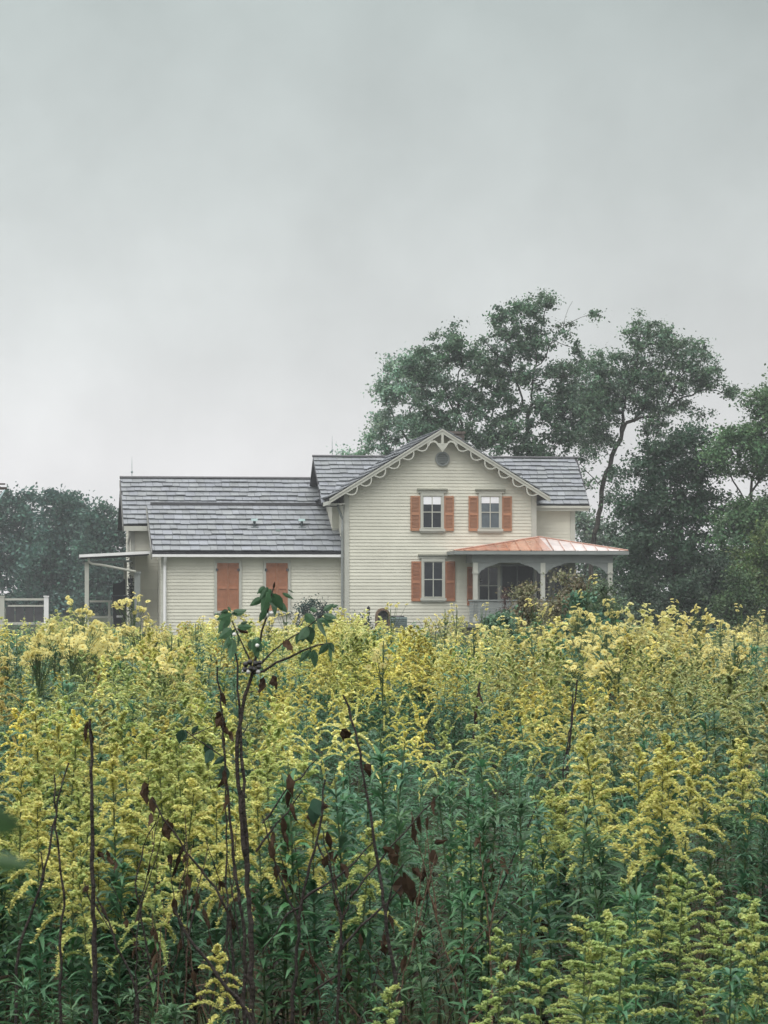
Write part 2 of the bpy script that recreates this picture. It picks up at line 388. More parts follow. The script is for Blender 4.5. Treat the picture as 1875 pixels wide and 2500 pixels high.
# --- windows and shutters
def window(u0, u1, w0, w1, v=0.0, shade=0, pane='glass', cap=True):
    m = MB(); t = .09; a, b = v-.085, v-.034
    m.box(u0-t, u0, a, b, w0-.02, w1+.1); m.box(u1, u1+t, a, b, w0-.02, w1+.1); m.box(u0-t+.001, u1+t-.001, a-.004, b, w1, w1+.13)
    win = m.build('window', M['trim'], house)
    m = MB(); m.box(u0-.14, u1+.14, v-.15, b, w0-.13, w0-.022); m.box(u0-.1, u1+.1, v-.1, b, w0-.2, w0-.132); m.build('sill', M['trim'], win)
    if cap:
        m = MB(); m.box(u0-.24, u1+.24, v-.16, b, w1+.245, w1+.31, (.55, .55, .5)); m.box(u0-.19, u1+.19, v-.10, b, w1+.132, w1+.243); m.build('window_cap', M['gtrim_shaded'] if False else M['trim'], win)
    m = MB(); mid = (w0+w1)/2; f = .035; cu = (u0+u1)/2
    for (z0, z1, vv) in ((w0, mid+.02, v-.062), (mid-.02, w1, v-.05)):
        m.box(u0, u0+f, vv-.012, vv+.012, z0, z1); m.box(u1-f, u1, vv-.012, vv+.012, z0, z1)
        m.box(u0+f, u1-f, vv-.013, vv+.011, z0, z0+f); m.box(u0+f, u1-f, vv-.013, vv+.011, z1-f, z1); m.box(cu-.02, cu+.02, vv-.014, vv+.010, z0+f, z1-f)
    m.build('sash', M['trim'], win)
    m = MB(); m.box(u0+.01, u1-.01, v-.047, v-.0345, w0+.01, w1-.01); m.build('pane', M[pane], win)
    if shade:
        m = MB(); m.box(u0+.04, cu-.02, v-.0585, v-.0485, w1-shade, w1-.03); m.box(cu+.02, u1-.04, v-.0585, v-.0485, w1-shade, w1-.03); m.build('window_blind', M['blind'], win)
    return win
def shutter(u0, u1, w0, w1, v, mat, louvre=True):
    m = MB(); f = .06; mid = w0+(w1-w0)*.48; a, b = v-.085, v-.036
    m.box(u0, u0+f, a, b, w0, w1); m.box(u1-f, u1, a, b, w0, w1)
    for z0, z1 in ((w0, w0+.10), (mid-.05, mid+.05), (w1-.08, w1)): m.box(u0+f, u1-f, a-.002, b, z0, z1, (1.12, 1.12, 1.12))
    for z0, z1 in ((w0+.1, mid-.05), (mid+.05, w1-.08)):
        if louvre:
            k = int((z1-z0)/.055); dz = (z1-z0)/k
            for i in range(k):
                z = z0+i*dz; m.hexa([(u0+f, a+.008, z), (u1-f, a+.008, z), (u1-f, b-.01, z+dz*.8), (u0+f, b-.01, z+dz*.8), (u0+f, a+.008, z+.014), (u1-f, a+.008, z+.014), (u1-f, b-.01, z+dz*.8+.014), (u0+f, b-.01, z+dz*.8+.014)], (.88, .88, .88))
        else: m.box(u0+f, u1-f, a+.02, b, z0, z1, (.92, .92, .92))
    return m.build('shutter', mat, house)
for (uc, sh, pn) in ((-.34, .36, 'glass'), (2.15, .30, 'curtain')):
    window(uc-.41, uc+.41, 4.53, 5.90, 0, sh, pn)
    shutter(uc-.41-.10-.42, uc-.41-.10, 4.42, 5.90, 0, M['shutter']); shutter(uc+.41+.10, uc+.41+.52, 4.42, 5.90, 0, M['shutter'])
window(-.71, .12, 1.60, 3.12, 0)
shutter(-.71-.10-.42, -.71-.10, 1.44, 3.13, 0, M['shutter2']); shutter(.12+.10, .12+.52, 1.44, 3.13, 0, M['shutter2'])
window(1.66, 2.5, 1.30, 2.90, 0, cap=False)
m = MB(); m.box(2.60, 2.66, -.09, -.034, .56, 3.0); m.box(3.98, 4.04, -.09, -.034, .56, 3.0); m.box(2.66, 3.98, -.09, -.034, 2.93, 3.0); dr = m.build('shade_door', M['gtrim_shaded'], house); dr['label'] = 'wide dark panel put in for the deep shade under the porch'
m = MB(); m.box(2.66, 3.98, -.07, -.036, .56, 2.93); m.build('shade_sheet', M['dark'], dr)  # dark sheet added to stand for the deep shade inside the porch
m = MB(); m.box(2.66, 3.98, -.078, -.0705, 1.5, 1.56, (.5, .5, .5)); m.box(3.28, 3.34, -.0785, -.0705, .56, 2.93, (.5, .5, .5)); m.build('middle_rail', M['gtrim_shaded'], dr)
shutter(1.16, 1.56, 1.25, 2.9, 0, M['shutter2'])
window(4.42, 5.10, .8, 3.0, 2.2, cap=False); window(5.32, 5.98, .8, 3.0, 2.2, cap=False)  # large dark panes put in to stand for the porch shade
for u0, u1 in ((-9.43, -8.50), (-7.36, -6.43)):         # windows closed behind a pair of shutters
    m = MB(); t = .11; m.box(u0-t, u0, .36, .414, .9, 3.12); m.box(u1, u1+t, .36, .414, .9, 3.12); m.box(u0-t+.001, u1+t-.001, .356, .414, 3.06, 3.17); m.box(u0-.14, u1+.14, .30, .414, .93, 1.04)
    w = m.build('window', M['trim'], house); w['label'] = 'window closed behind terracotta shutters'
    cu = (u0+u1)/2
    for a, b in ((u0+.01, cu-.006), (cu+.006, u1-.01)):
        s = shutter(a, b, 1.05, 3.05, .45, M['shutter2'], False); s.parent = w
    for uu in (u0-.02, u1-.04):
        m = MB(); m.box(uu-.03, uu+.07, .33, .358, 2.72, 2.82); m.build('hinge', M['darkmetal'], w)

# --- chimney, roof pipes, lightning rods
m = MB(); m.box(1.05, 1.75, 4.5, 5.1, 7.3, 8.80); m.box(.98, 1.82, 4.43, 5.17, 8.80, 8.9); m.box(1.02, 1.78, 4.47, 5.13, 8.62, 8.72, (.8, .8, .8)); m.build('chimney', M['brick'], mf)
for u in (-7.66, -5.62):
    m = MB(); w = 4.62; v = 2.55
    m.tube([(u, v, w-.2), (u, v, w+.28)], .055, 8, (.25, .25, .28)); m.box(u-.13, u+.13, v-.13, v+.13, w+.26, w+.36, (2.6, 2.6, 2.65)); m.box(u-.16, u+.16, v-.2, v+.2, w-.10, w+.0, (.4, .4, .42))
    m.build('vent_pipe', M['cab'], ef)
m = MB(); m.box(-6.78, -6.58, 2.0, 2.25, 4.38, 4.52); m.build('roof_flashing', M['cab'], ef)
for (u, v, w, par) in ((-12.71, 7.0, 6.86, bf), (-4.05, 4.8, 7.75, mf)):
    m = MB(); m.tube([(u, v, w-.05), (u, v, w+.55), (u, v, w+.95)], (.014, .012, .004), 6)
    q = [(u, v, w+.28+.06*math.sin(a)) for a in np.linspace(-1.5, 1.5, 5)]; m.tube(q, [.01]+[.05*math.cos(a) for a in np.linspace(-1.5, 1.5, 5)[1:-1]]+[.01], 8)
    m.build('lightning_rod', M['cab'], par)

# --- front porch under the coppery roof
m = MB(); m.box(.45, 7.35, -1.75, -.04, .35, .55, (.7, .7, .7)); m.box(4.2, 7.35, -.04, 2.15, .35, .55, (.7, .7, .7))
for k in range(7): m.box(1.0, 7.2, -1.70+.0*k, -1.64, .57+k*.125, .57+k*.125+.118)
m.box(.95, 7.25, -1.74, -1.60, 1.45, 1.51)
porch = m.build('porch', M['gtrim_shaded'], house)
E1, E2, E3, E4 = (.28, -2.0, 3.56), (7.70, -2.0, 3.56), (7.70, 2.12, 3.56), (.28, -.04, 3.56); AP = (4.25, -.06, 4.17); AP2 = (4.45, 2.12, 4.2)
m = MB()
EM = (4.45, -2.0, 3.56); SKY_SHEEN = (1.22, 2.15, 3.2)         # right of the peak the sky's reflection is painted in as pale colour
m.face((E1, EM, AP)); m.face((EM, E2, AP), SKY_SHEEN); m.face((E2, E3, AP2, AP), SKY_SHEEN); m.face((E4, E1, AP))
def seam(a, b, r=.022):
    a = np.array(a)+(0, 0, .02); b = np.array(b)+(0, 0, .02); m.tube([a, b], r, 5)
for k in range(1, 16):
    u = .28+k*.47
    t = (u-.28)/(4.25-.28) if u < 4.25 else (7.75-u)/(7.75-4.25)
    if u > 7.7: break
    v2 = -2.0+1.94*t; seam((u, -2.0, 3.56), (u, v2, 3.56+.61*t))
seam(E1, AP, .03); seam(E2, AP, .03); seam(AP, AP2, .03)
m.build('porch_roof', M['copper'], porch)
m = MB(); m.hexa([(.36, -1.92, 3.37), (7.67, -1.92, 3.37), (7.67, 2.1, 3.37), (.36, 2.1, 3.37), (.29, -1.99, 3.555), (7.74, -1.99, 3.555), (7.74, 2.1, 3.555), (.29, 2.1, 3.555)]) if False else None
m.box(.29, 7.74, -1.99, -1.90, 3.40, 3.545); m.box(.29, .38, -1.90, -.05, 3.40, 3.54); m.box(7.66, 7.74, -1.90, 2.1, 3.40, 3.54)
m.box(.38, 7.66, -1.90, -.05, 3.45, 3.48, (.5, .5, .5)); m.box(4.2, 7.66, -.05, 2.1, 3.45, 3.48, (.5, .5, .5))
m.build('gutter', M['gtrim_shaded'], porch)
m = MB(); m.box(1.12, 7.12, -1.68, -1.54, 3.06, 3.40); m.box(1.12, 1.24, -1.54, -.04, 3.06, 3.40); m.box(7.0, 7.12, -1.54, 2.1, 3.06, 3.40); m.build('beam', M['gtrim_shaded'], porch)
for u in (1.25, 4.12, 7.0):
    m = MB(); m.box(u-.09, u+.09, -1.70, -1.52, .55, 2.60); m.box(u-.12, u+.12, -1.73, -1.49, 2.60, 2.68); m.box(u-.10, u+.10, -1.71, -1.51, 2.68, 3.055); m.box(u-.12, u+.12, -1.73, -1.49, .552, .75)
    m.build('post', M['trim'], porch).color = (1, 1, 1, 1)
    for s in (-1, 1):
        if (u < 2 and s < 0) or (u > 6 and s > 0): continue
        pts = [(.10, 3.055), (.95, 3.055), (.95, 3.0), (.82, 3.0), (.78, 2.95), (.60, 2.93), (.55, 2.88), (.44, 2.86), (.36, 2.78), (.27, 2.75), (.20, 2.66), (.17, 2.6), (.10, 2.58)]
        m = MB(); m.prism([(u+s*a, b) for a, b in pts], -1.66, -1.57); m.build('bracket', M['gtrim_shaded'], porch)

# --- side porch at the left end
m = MB(); m.hexa([(-15.1, 2.2, 3.26), (-12.2, 2.2, 3.40), (-12.2, 6.2, 3.40), (-15.1, 6.2, 3.26), (-15.1, 2.2, 3.35), (-12.2, 2.2, 3.50), (-12.2, 6.2, 3.52), (-15.1, 6.2, 3.37)])
side = m.build('side_porch', M['deck'], house)
m = MB(); m.hexa([(-15.15, 2.1, 3.30), (-12.1, 2.1, 3.46), (-12.1, 2.195, 3.46), (-15.15, 2.195, 3.30), (-15.15, 2.1, 3.42), (-12.1, 2.1, 3.58), (-12.1, 2.195, 3.58), (-15.15, 2.195, 3.42)])
m.build('fascia', M['white'], side)
m = MB(); m.hexa([(-15.0, 2.6, 3.02), (-12.9, 2.6, 3.1), (-12.9, 2.7, 3.1), (-15.0, 2.7, 3.02), (-15.0, 2.6, 3.12), (-12.9, 2.6, 3.2), (-12.9, 2.7, 3.2), (-15.0, 2.7, 3.12)])
m.build('beam', M['gtrim_shaded'], side)
for (u, v, r, t) in ((-14.82, 2.55, .085, 3.1), (-13.05, 5.9, .07, 3.2)):
    m = MB(); m.box(u-r, u+r, v-r, v+r, 0, t); m.build('post', M['trim'], side)
m = MB(); m.box(-12.80, -12.55, 2.45, 2.7, 0, 2.62); m.box(-12.84, -12.51, 2.41, 2.74, 2.62, 2.70); m.build('post', M['gtrim_shaded'], side)
m = MB(); m.tube([(-14.75, 2.35, 3.28), (-14.74, 2.35, 3.12), (-14.6, 2.35, 3.03), (-14.2, 2.35, 2.98), (-12.75, 2.35, 2.70)], .055, 8); m.build('downspout', M['trim'], side)
m = MB(); m.box(-14.6, -13.1, 5.85, 5.92, 1.38, 1.47); m.box(-14.6, -13.1, 5.85, 5.92, .7, .78); m.box(-13.8, -13.7, 5.83, 5.94, 0, 1.38); m.build('railing', M['trim'], side)

def place(u, v, w=0.0):
    c, s = math.cos(HR), math.sin(HR); return (HO[0]+u*c-v*s, HO[1]+u*s+v*c, w)

# ------------------------------------------------------------------ things standing round the house
b = empty('garbage_cart', place(-13.4, 3.6), HR, label='tall black cart with a raised dark lid standing under the left side porch', cat='garbage cart')
m = MB(); m.hexa([(-.24, -.24, .12), (.24, -.24, .12), (.24, .24, .12), (-.24, .24, .12), (-.31, -.3, 1.62), (.31, -.3, 1.62), (.31, .3, 1.62), (-.31, .3, 1.62)]); m.box(-.34, .34, -.33, .33, 1.62, 1.68, (1.6, 1.6, 1.8)); m.build('bin_body', M['dark'], b)
m = MB(); m.prism([(-.28, 1.70), (.28, 1.70), (.27, 2.32), (.22, 2.42), (.14, 2.30), (.02, 2.22), (-.26, 2.20)], .05, .16); m.build('lid', M['dark'], b)
for s in (-1, 1):
    m = MB(); m.tube([(s*.26, .25, .13), (s*.33, .25, .13)], .13, 12); m.build('wheel', M['dark'], b)
m = MB(); m.box(-.13, .14, -.335, -.325, .74, .83, (.5, .5, .5)) ; m.build('sticker', M['white'], b)
q = empty('hanging_plant', place(-12.95, 2.9, 0), 0, label='dark trailing plant in a basket hanging beside the side porch post', cat='hanging plant')
m = MB(); m.tube([(0, 0, 3.15), (0, 0, 2.4)], .008, 4); m.build('hook_wire', M['darkmetal'], q)
rs = np.random.RandomState(5); p = rs.normal(size=(500, 3))*(.07, .07, .42)+(0, 0, 1.75); link('foliage', qmesh('foliage', flakes(rs, p, rs.uniform(.05, .1, 500)), cols(rs, 500, (.02, .03, .025))), M['leaf'], q)
m = MB(); m.tube([(0, 0, 2.2), (0, 0, 2.42)], (.09, .12), 10); m.build('basket', M['dark'], q)

f = empty('railing_panel', place(-17.45, 5.0), HR, label='pale railing panel with dark slats between two white posts left of the house', cat='railing')
for u in (-.95, .95):
    m = MB(); m.box(u-.10, u+.10, -.1, .1, 0, 1.62); m.box(u-.12, u+.12, -.12, .12, 1.62, 1.67); m.build('post', M['white'] if u > 0 else M['trim'], f)
m = MB(); m.box(-.84, .84, -.04, .04, 1.47, 1.56); m.box(-.84, .84, -.05, .05, .42, .52); m.hexa([(-.7, -.05, 1.2), (.84, -.05, 1.2), (.84, .05, 1.2), (-.7, .05, 1.2), (-.7, -.05, 1.27), (.84, -.05, 1.27), (.84, .05, 1.27), (-.7, .05, 1.27)]); m.build('rail', M['trim'], f)
m = MB()
for k in range(4): m.box(-.78+k*.41, -.78+k*.41+.36, -.02, .02, .53, 1.19)
m.build('infill_panel', M['cab'], f).data.materials[0] = M['darkmetal']

o = empty('utility_pole', at(-34, 1500, 150)*(1, 1, 0), 0, label='utility pole just outside the left edge with its dark crossarm reaching into view', cat='utility pole')
m = MB(); m.tube([(0, 0, 0), (.05, 0, 8.2)], (.16, .11), 10); m.build('pole', M['wood'], o)
m = MB(); m.box(-1.1, 1.08, -.06, .06, 7.2, 7.34, (.3, .3, .35)); m.box(-1.1, 1.0, -.06, .06, 7.46, 7.54, (.3, .3, .35)); m.build('crossarm', M['wood'], o)
m = MB(); m.tube([(.0, -.1, 5.6), (1.0, -.1, 7.2)], .04, 6, (2.4, 2.4, 2.6)); m.build('brace', M['cab'], o)

a = empty('garden_lantern', place(-3.2, -1.2), 0, label='slim black garden lantern on a post in front of the gable wall', cat='lantern')
m = MB(); m.tube([(0, 0, 0), (0, 0, .85)], (.04, .03), 8); m.build('post', M['darkmetal'], a)
m = MB(); m.tube([(0, 0, .84), (0, 0, .88), (0, 0, 1.0), (0, 0, 1.01)], (.02, .06, .085, .02), 6); m.tube([(0, 0, 1.06), (0, 0, 1.18), (0, 0, 1.24)], (.085, .085, .01), 6); m.build('lantern_head', M['dark'], a)
m = MB(); m.tube([(0, 0, .99), (0, 0, 1.07)], .05, 6); m.build('lantern_glass', M['white'], a)
a = empty('garden_arch', place(-2.6, -1.2), HR, label='small brown round-topped garden structure against the gable wall', cat='garden structure')
th = np.linspace(0, math.pi, 13)
oa = [(.30*math.cos(x), .82+.34*math.sin(x)) for x in th]; ia = [(.23*math.cos(x), .80+.26*math.sin(x)) for x in th]
m = MB(); m.prism([(.30, 0)]+oa+[(-.30, 0), (-.23, 0)]+ia[::-1]+[(.23, 0)], -.15, .2); m.build('arch_frame', M['wood'], a)
m = MB(); m.prism([(.235, 0)]+[(x*1.02, z) for x, z in ia]+[(-.235, 0)], .12, .18); m.box(-.22, .22, -.1, .1, .0, .45, (1.5, 1.6, 1.6)); m.build('back_panel', M['darkmetal'], a)
a = empty('air_conditioner', place(-1.95, -1.0), HR, label='grey green air conditioner cabinet on the ground below the ground-floor window', cat='air conditioner')
m = MB(); m.box(-.36, .36, -.36, .36, .05, .78); m.build('cabinet', M['cab'], a)
m = MB(); [m.box(-.33, .33, -.385, -.362, .12+k*.08, .15+k*.08, (.5, .5, .5)) for k in range(8)]; m.build('grille', M['cab'], a)
m = MB(); m.tube([(0, 0, .781), (0, 0, .84)], (.3, .28), 16); m.build('fan_cover', M['darkmetal'], a)

# ------------------------------------------------------------------ trees
def resample(p, step):
    p = np.asarray(p, float); seg = np.linalg.norm(np.diff(p, axis=0), axis=1); s = np.concatenate([[0], np.cumsum(seg)])
    n = max(2, int(s[-1]/step)+1); q = np.linspace(0, s[-1], n)
    return np.stack([np.interp(q, s, p[:, k]) for k in range(3)], 1)

def tree(name, label, cat, d, limbs, lobes, leafcol, seed, clumps=160, per=110, ls=.17, spread=.62, group=None, r0=.011, depth=.8, power=2.1, barkcol=(1, 1, 1), hollow=.45):
    """limbs: lines of photo points (with a depth offset in metres); lobes: crown masses (x, y, rx, ry[, depth offset, weight])"""
    rs = np.random.RandomState(seed); px = F/d
    nodes = []; par = []
    main = []
    for li, lb in enumerate(limbs):
        P = np.array([at(q[0], q[1], d+(q[2] if len(q) > 2 else 0)) for q in lb])
        P = resample(P, .45); P[1:-1] += rs.normal(size=(len(P)-2, 3))*.05
        if li == 0: P[0, 2] = min(P[0, 2], 0)-.1
        prev = -1
        if li > 0:
            D = np.linalg.norm(np.array(nodes)-P[0], axis=1); prev = int(D.argmin())
        for p in P:
            nodes.append(p); par.append(prev); prev = len(nodes)-1
    area = np.array([l[2]*l[3]*(l[5] if len(l) > 5 else 1) for l in lobes], float); area /= area.sum()
    C = []
    for l, a in zip(lobes, area):
        k = max(3, int(round(clumps*a)))
        cen = at(l[0], l[1], d+(l[4] if len(l) > 4 else 0)); rx, rz = l[2]/px, l[3]/px; ry = rx*depth+.3
        for _ in range(k):
            v = rs.normal(size=3); v /= np.linalg.norm(v); rr = rs.uniform(0, 1)**hollow
            C.append(cen+v*rr*np.array((rx, ry, rz)))
    C = np.array(C); C[:, 2] = np.maximum(C[:, 2], .35)
    order = np.argsort([np.linalg.norm(np.array(nodes)-c, axis=1).min() for c in C])
    ends = []
    NA = np.zeros((len(nodes)+len(C)*8, 3)); NA[:len(nodes)] = nodes; cnt = len(nodes)
    for ci in order:
        c = C[ci]; D = np.linalg.norm(NA[:cnt]-c, axis=1)+np.maximum(0, NA[:cnt, 2]-c[2])*.8
        j = int(D.argmin()); p0 = NA[j]; L = np.linalg.norm(c-p0)
        k = max(2, min(6, int(L/.4)+1)); t = np.linspace(0, 1, k+1)[1:]
        mid = (p0+c)/2+np.array((0, 0, .10*L))+rs.normal(size=3)*.08*L
        Q = ((1-t)**2)[:, None]*p0+(2*t*(1-t))[:, None]*mid+(t**2)[:, None]*c
        prev = j; st = cnt
        for q in Q:
            NA[cnt] = q; nodes.append(q); par.append(prev); prev = cnt; cnt += 1
        ends.append((c, Q))
    n = cnt; R = np.zeros(n); ch = [0]*n
    for i in range(n-1, -1, -1):                        # children always come after parents
        R[i] = max(R[i], r0**power) if ch[i] == 0 else R[i]
        if par[i] >= 0: R[par[i]] += R[i]; ch[par[i]] += 1
    # taper
    R = R**(1/power)
    Q = []
    for i in range(n):
        if par[i] >= 0:
            k = 7 if R[i] > .07 else (5 if R[i] > .03 else 3)
            Q.append(tube([NA[par[i]], NA[i]], [min(R[par[i]], R[i]*1.25), R[i]], k))
    Q = np.concatenate(Q)
    base = NA[0].copy(); base[2] = 0
    ro = empty(name, base, 0, label=label, cat=cat, group=group)
    link('trunk', qmesh('trunk', Q-base, cols(rs, len(Q), barkcol, .12, .03)), M['bark'], ro)
    LC, CC = [], []
    for c, q in ends:
        m = int(per*rs.uniform(.55, 1.4)); sp = spread*rs.uniform(.6, 1.3)
        pts = c+rs.normal(size=(m, 3))*np.array((sp, sp, sp*.62))*.62
        k = m//3
        tt = rs.uniform(.25, 1, k); idx = np.minimum((tt*len(q)).astype(int), len(q)-1); pts[:k] = q[idx]+rs.normal(size=(k, 3))*.2*sp
        pts[:, 2] = np.maximum(pts[:, 2], .1)
        LC.append(pts); CC.append(cols(rs, m, np.array(leafcol)*rs.uniform(.72, 1.35)*(1+rs.uniform(-.08, .08, 3)), .25, .10))
    LC = np.concatenate(LC); CC = np.concatenate(CC)
    fl = flakes(rs, LC, ls*rs.uniform(.6, 1.35, len(LC)), .8, .62)
    link('crown', qmesh('crown', fl-base, CC), M['treeleaf'], ro)
    return ro

BG = 'big trees behind the farmhouse'
tree('broadleaf_tree', 'pale green hazy tree farthest left behind the gable', 'tree', 172, [[(1030, 1500), (1040, 1250), (1020, 1120), (1000, 1000)], [(1035, 1130), (970, 1040), (940, 980)]],
     [(985, 890, 48, 38), (940, 945, 46, 40), (1005, 950, 62, 55), (985, 1030, 72, 50), (925, 1040, 30, 30), (935, 1085, 45, 35), (860, 1108, 45, 16), (1050, 1060, 60, 60), (1060, 900, 40, 40)],
     (.19, .30, .21), 11, 210, 80, .18, .50, BG)
tree('broadleaf_tree', 'dark tree with a forked trunk rising directly behind the gable peak', 'tree', 152, [[(1126, 1500), (1126, 1100), (1126, 1020), (1113, 955), (1126, 897), (1121, 825)], [(1126, 1050), (1090, 960), (1070, 900)], [(1120, 980), (1160, 930), (1170, 870)]],
     [(1105, 835, 55, 44), (1060, 890, 70, 52), (1150, 880, 62, 50), (1075, 965, 85, 50), (1175, 965, 70, 52), (1130, 1045, 130, 60), (1040, 1050, 60, 50), (1010, 900, 40, 36)],
     (.085, .150, .092), 12, 240, 88, .165, .43, BG)
tree('broadleaf_tree', 'tallest tree behind the house with a bare branch tip at its upper right', 'tree', 150, [[(1289, 1500), (1289, 1100), (1289, 1016), (1297, 975), (1303, 904), (1325, 875), (1343, 853), (1354, 825), (1375, 795), (1422, 774), (1459, 765)],
     [(1290, 1010), (1281, 991), (1263, 940), (1245, 897), (1205, 857), (1190, 840, 1)], [(1303, 905), (1312, 870), (1320, 820), (1330, 760)], [(1300, 950), (1340, 925), (1400, 915, -1)], [(1292, 1000), (1350, 975), (1420, 972, 1)], [(1350, 830), (1385, 845), (1425, 848)], [(1375, 795), (1385, 760), (1398, 735)]],
     [(1230, 780, 42, 44), (1290, 765, 62, 48), (1345, 735, 42, 26), (1225, 850, 62, 48), (1305, 835, 70, 52), (1385, 800, 28, 30, 0, .5), (1260, 925, 80, 50), (1375, 925, 62, 50), (1412, 850, 28, 22, 0, .7), (1420, 900, 36, 36), (1270, 1020, 110, 60), (1385, 1010, 80, 65), (1240, 1085, 90, 34), (1340, 1095, 100, 46), (1450, 768, 16, 10, 0, .5), (1420, 960, 70, 60), (1410, 1040, 60, 50), (1200, 900, 50, 50)],
     (.085, .148, .090), 13, 440, 80, .16, .40, BG, r0=.0095)
tree('broadleaf_tree', 'airy tree leaning right behind the porch with long bare limbs and thin leaves', 'tree', 146, [[(1440, 1500), (1447, 1330), (1455, 1290), (1468, 1247), (1470, 1188), (1491, 1129), (1517, 1070), (1526, 1038), (1547, 1030), (1612, 1009), (1650, 980), (1679, 965), (1723, 947), (1770, 958), (1811, 968)],
     [(1517, 1070), (1523, 1003), (1530, 960), (1541, 923), (1558, 860), (1565, 810)], [(1547, 1030), (1565, 1003), (1590, 950), (1606, 918), (1640, 870), (1660, 840)], [(1530, 1000), (1500, 950), (1480, 900)], [(1612, 1009), (1640, 960), (1670, 900), (1700, 870)], [(1480, 1160), (1530, 1120), (1580, 1095)], [(1470, 1190), (1430, 1150), (1415, 1130)], [(1462, 1270), (1510, 1255), (1550, 1225)]],
     [(1562, 810, 40, 44, 0, .9), (1615, 835, 60, 52, 0, .9), (1680, 865, 62, 52, 0, .9), (1735, 915, 58, 50, 0, .9), (1640, 925, 90, 56, 0, .9), (1785, 962, 36, 24, 0, .8), (1540, 880, 46, 50), (1490, 945, 55, 52), (1465, 1000, 58, 60), (1450, 1075, 55, 60), (1600, 1045, 45, 26), (1712, 1010, 36, 16, 0, .6), (1475, 905, 60, 50), (1445, 985, 60, 60), (1570, 930, 60, 50), (1600, 1000, 56, 26), (1660, 985, 50, 26, 1, .7), (1500, 1190, 40, 60, 0, .5), (1530, 1270, 40, 36, 0, .45), (1420, 1180, 26, 40, 0, .6), (1560, 980, 50, 40)],
     (.105, .172, .108), 14, 640, 60, .145, .40, BG, r0=.0085)
tree('broadleaf_tree', 'dark dense round tree right of the porch', 'tree', 134, [[(1640, 1540), (1645, 1400), (1640, 1300), (1625, 1200), (1600, 1110)], [(1645, 1320), (1700, 1220), (1720, 1130)], [(1640, 1340), (1580, 1290), (1550, 1250)]],
     [(1620, 1085, 62, 36), (1690, 1070, 62, 34), (1600, 1150, 80, 50), (1700, 1140, 85, 52), (1570, 1230, 75, 62), (1680, 1240, 110, 72), (1630, 1330, 150, 70), (1690, 1410, 150, 70), (1560, 1400, 62, 70)],
     (.042, .082, .048), 15, 380, 120, .165, .55, 'trees and bushes right of the farmhouse')
tree('broadleaf_tree', 'lighter green tree cut by the right edge', 'tree', 131, [[(1840, 1540), (1835, 1350), (1830, 1230), (1850, 1100), (1865, 1020)], [(1832, 1240), (1780, 1150), (1765, 1085)], [(1835, 1200), (1890, 1130), (1920, 1070)]],
     [(1870, 990, 50, 46), (1910, 950, 40, 50), (1800, 1065, 62, 30), (1865, 1080, 75, 52), (1920, 1120, 60, 80), (1760, 1110, 40, 30), (1820, 1150, 60, 30, 0, .6), (1870, 1260, 80, 60), (1800, 1290, 80, 60), (1850, 1390, 100, 80)],
     (.10, .18, .085), 16, 320, 130, .16, .55, 'trees and bushes right of the farmhouse')
tree('small_tree', 'pale small tree seen just past the right corner of the house', 'tree', 185, [[(1430, 1510), (1432, 1380), (1425, 1290)]], [(1430, 1290, 40, 34), (1475, 1315, 60, 34), (1405, 1255, 24, 26), (1450, 1370, 110, 50), (1540, 1340, 60, 40), (1450, 1440, 110, 50)], (.12, .18, .125), 17, 150, 110, .22, .8)
LG = 'hazy trees left of the farmhouse'
tree('broadleaf_tree', 'hazy dark tree at the left edge', 'tree', 240, [[(40, 1530), (45, 1400), (50, 1280), (55, 1220)]], [(50, 1225, 55, 32), (0, 1270, 70, 60), (70, 1290, 70, 50), (20, 1370, 90, 70), (60, 1450, 90, 50), (-60, 1330, 60, 80), (90, 1360, 60, 60)], (.048, .108, .082), 18, 220, 110, .30, 1.05, LG)
tree('broadleaf_tree', 'hazy rounded tree in the middle of the left group', 'tree', 232, [[(165, 1530), (165, 1400), (160, 1290), (150, 1230)]], [(140, 1228, 50, 34), (185, 1235, 44, 34), (150, 1290, 70, 50), (120, 1380, 80, 70), (190, 1370, 70, 70), (160, 1460, 90, 50), (215, 1300, 45, 50)], (.052, .115, .088), 19, 220, 110, .30, 1.0, LG)
tree('broadleaf_tree', 'hazy tree standing against the left end of the house', 'tree', 226, [[(255, 1530), (255, 1420), (252, 1320), (248, 1270)]], [(245, 1265, 40, 34), (275, 1290, 34, 44), (240, 1340, 60, 50), (270, 1400, 60, 70), (230, 1450, 60, 60), (310, 1360, 34, 60), (315, 1440, 50, 60)], (.058, .122, .092), 20, 170, 110, .30, .95, LG)

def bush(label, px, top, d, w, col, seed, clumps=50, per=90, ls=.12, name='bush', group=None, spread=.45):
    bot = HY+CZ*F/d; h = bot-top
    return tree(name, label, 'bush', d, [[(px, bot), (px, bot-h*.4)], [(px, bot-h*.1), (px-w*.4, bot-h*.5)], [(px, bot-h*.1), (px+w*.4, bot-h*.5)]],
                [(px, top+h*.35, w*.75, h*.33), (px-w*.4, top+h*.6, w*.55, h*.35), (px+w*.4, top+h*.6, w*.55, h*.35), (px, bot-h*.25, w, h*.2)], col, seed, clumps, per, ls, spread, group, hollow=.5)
BU = 'bushes under the trees on the right'
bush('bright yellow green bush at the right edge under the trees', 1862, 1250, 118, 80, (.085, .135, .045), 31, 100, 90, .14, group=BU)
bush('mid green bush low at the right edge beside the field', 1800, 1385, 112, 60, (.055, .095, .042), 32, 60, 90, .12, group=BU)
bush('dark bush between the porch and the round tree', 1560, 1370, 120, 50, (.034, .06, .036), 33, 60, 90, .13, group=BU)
bush('dark low bush in front of the dense round tree', 1665, 1400, 116, 85, (.034, .06, .036), 34, 80, 90, .13, group=BU)
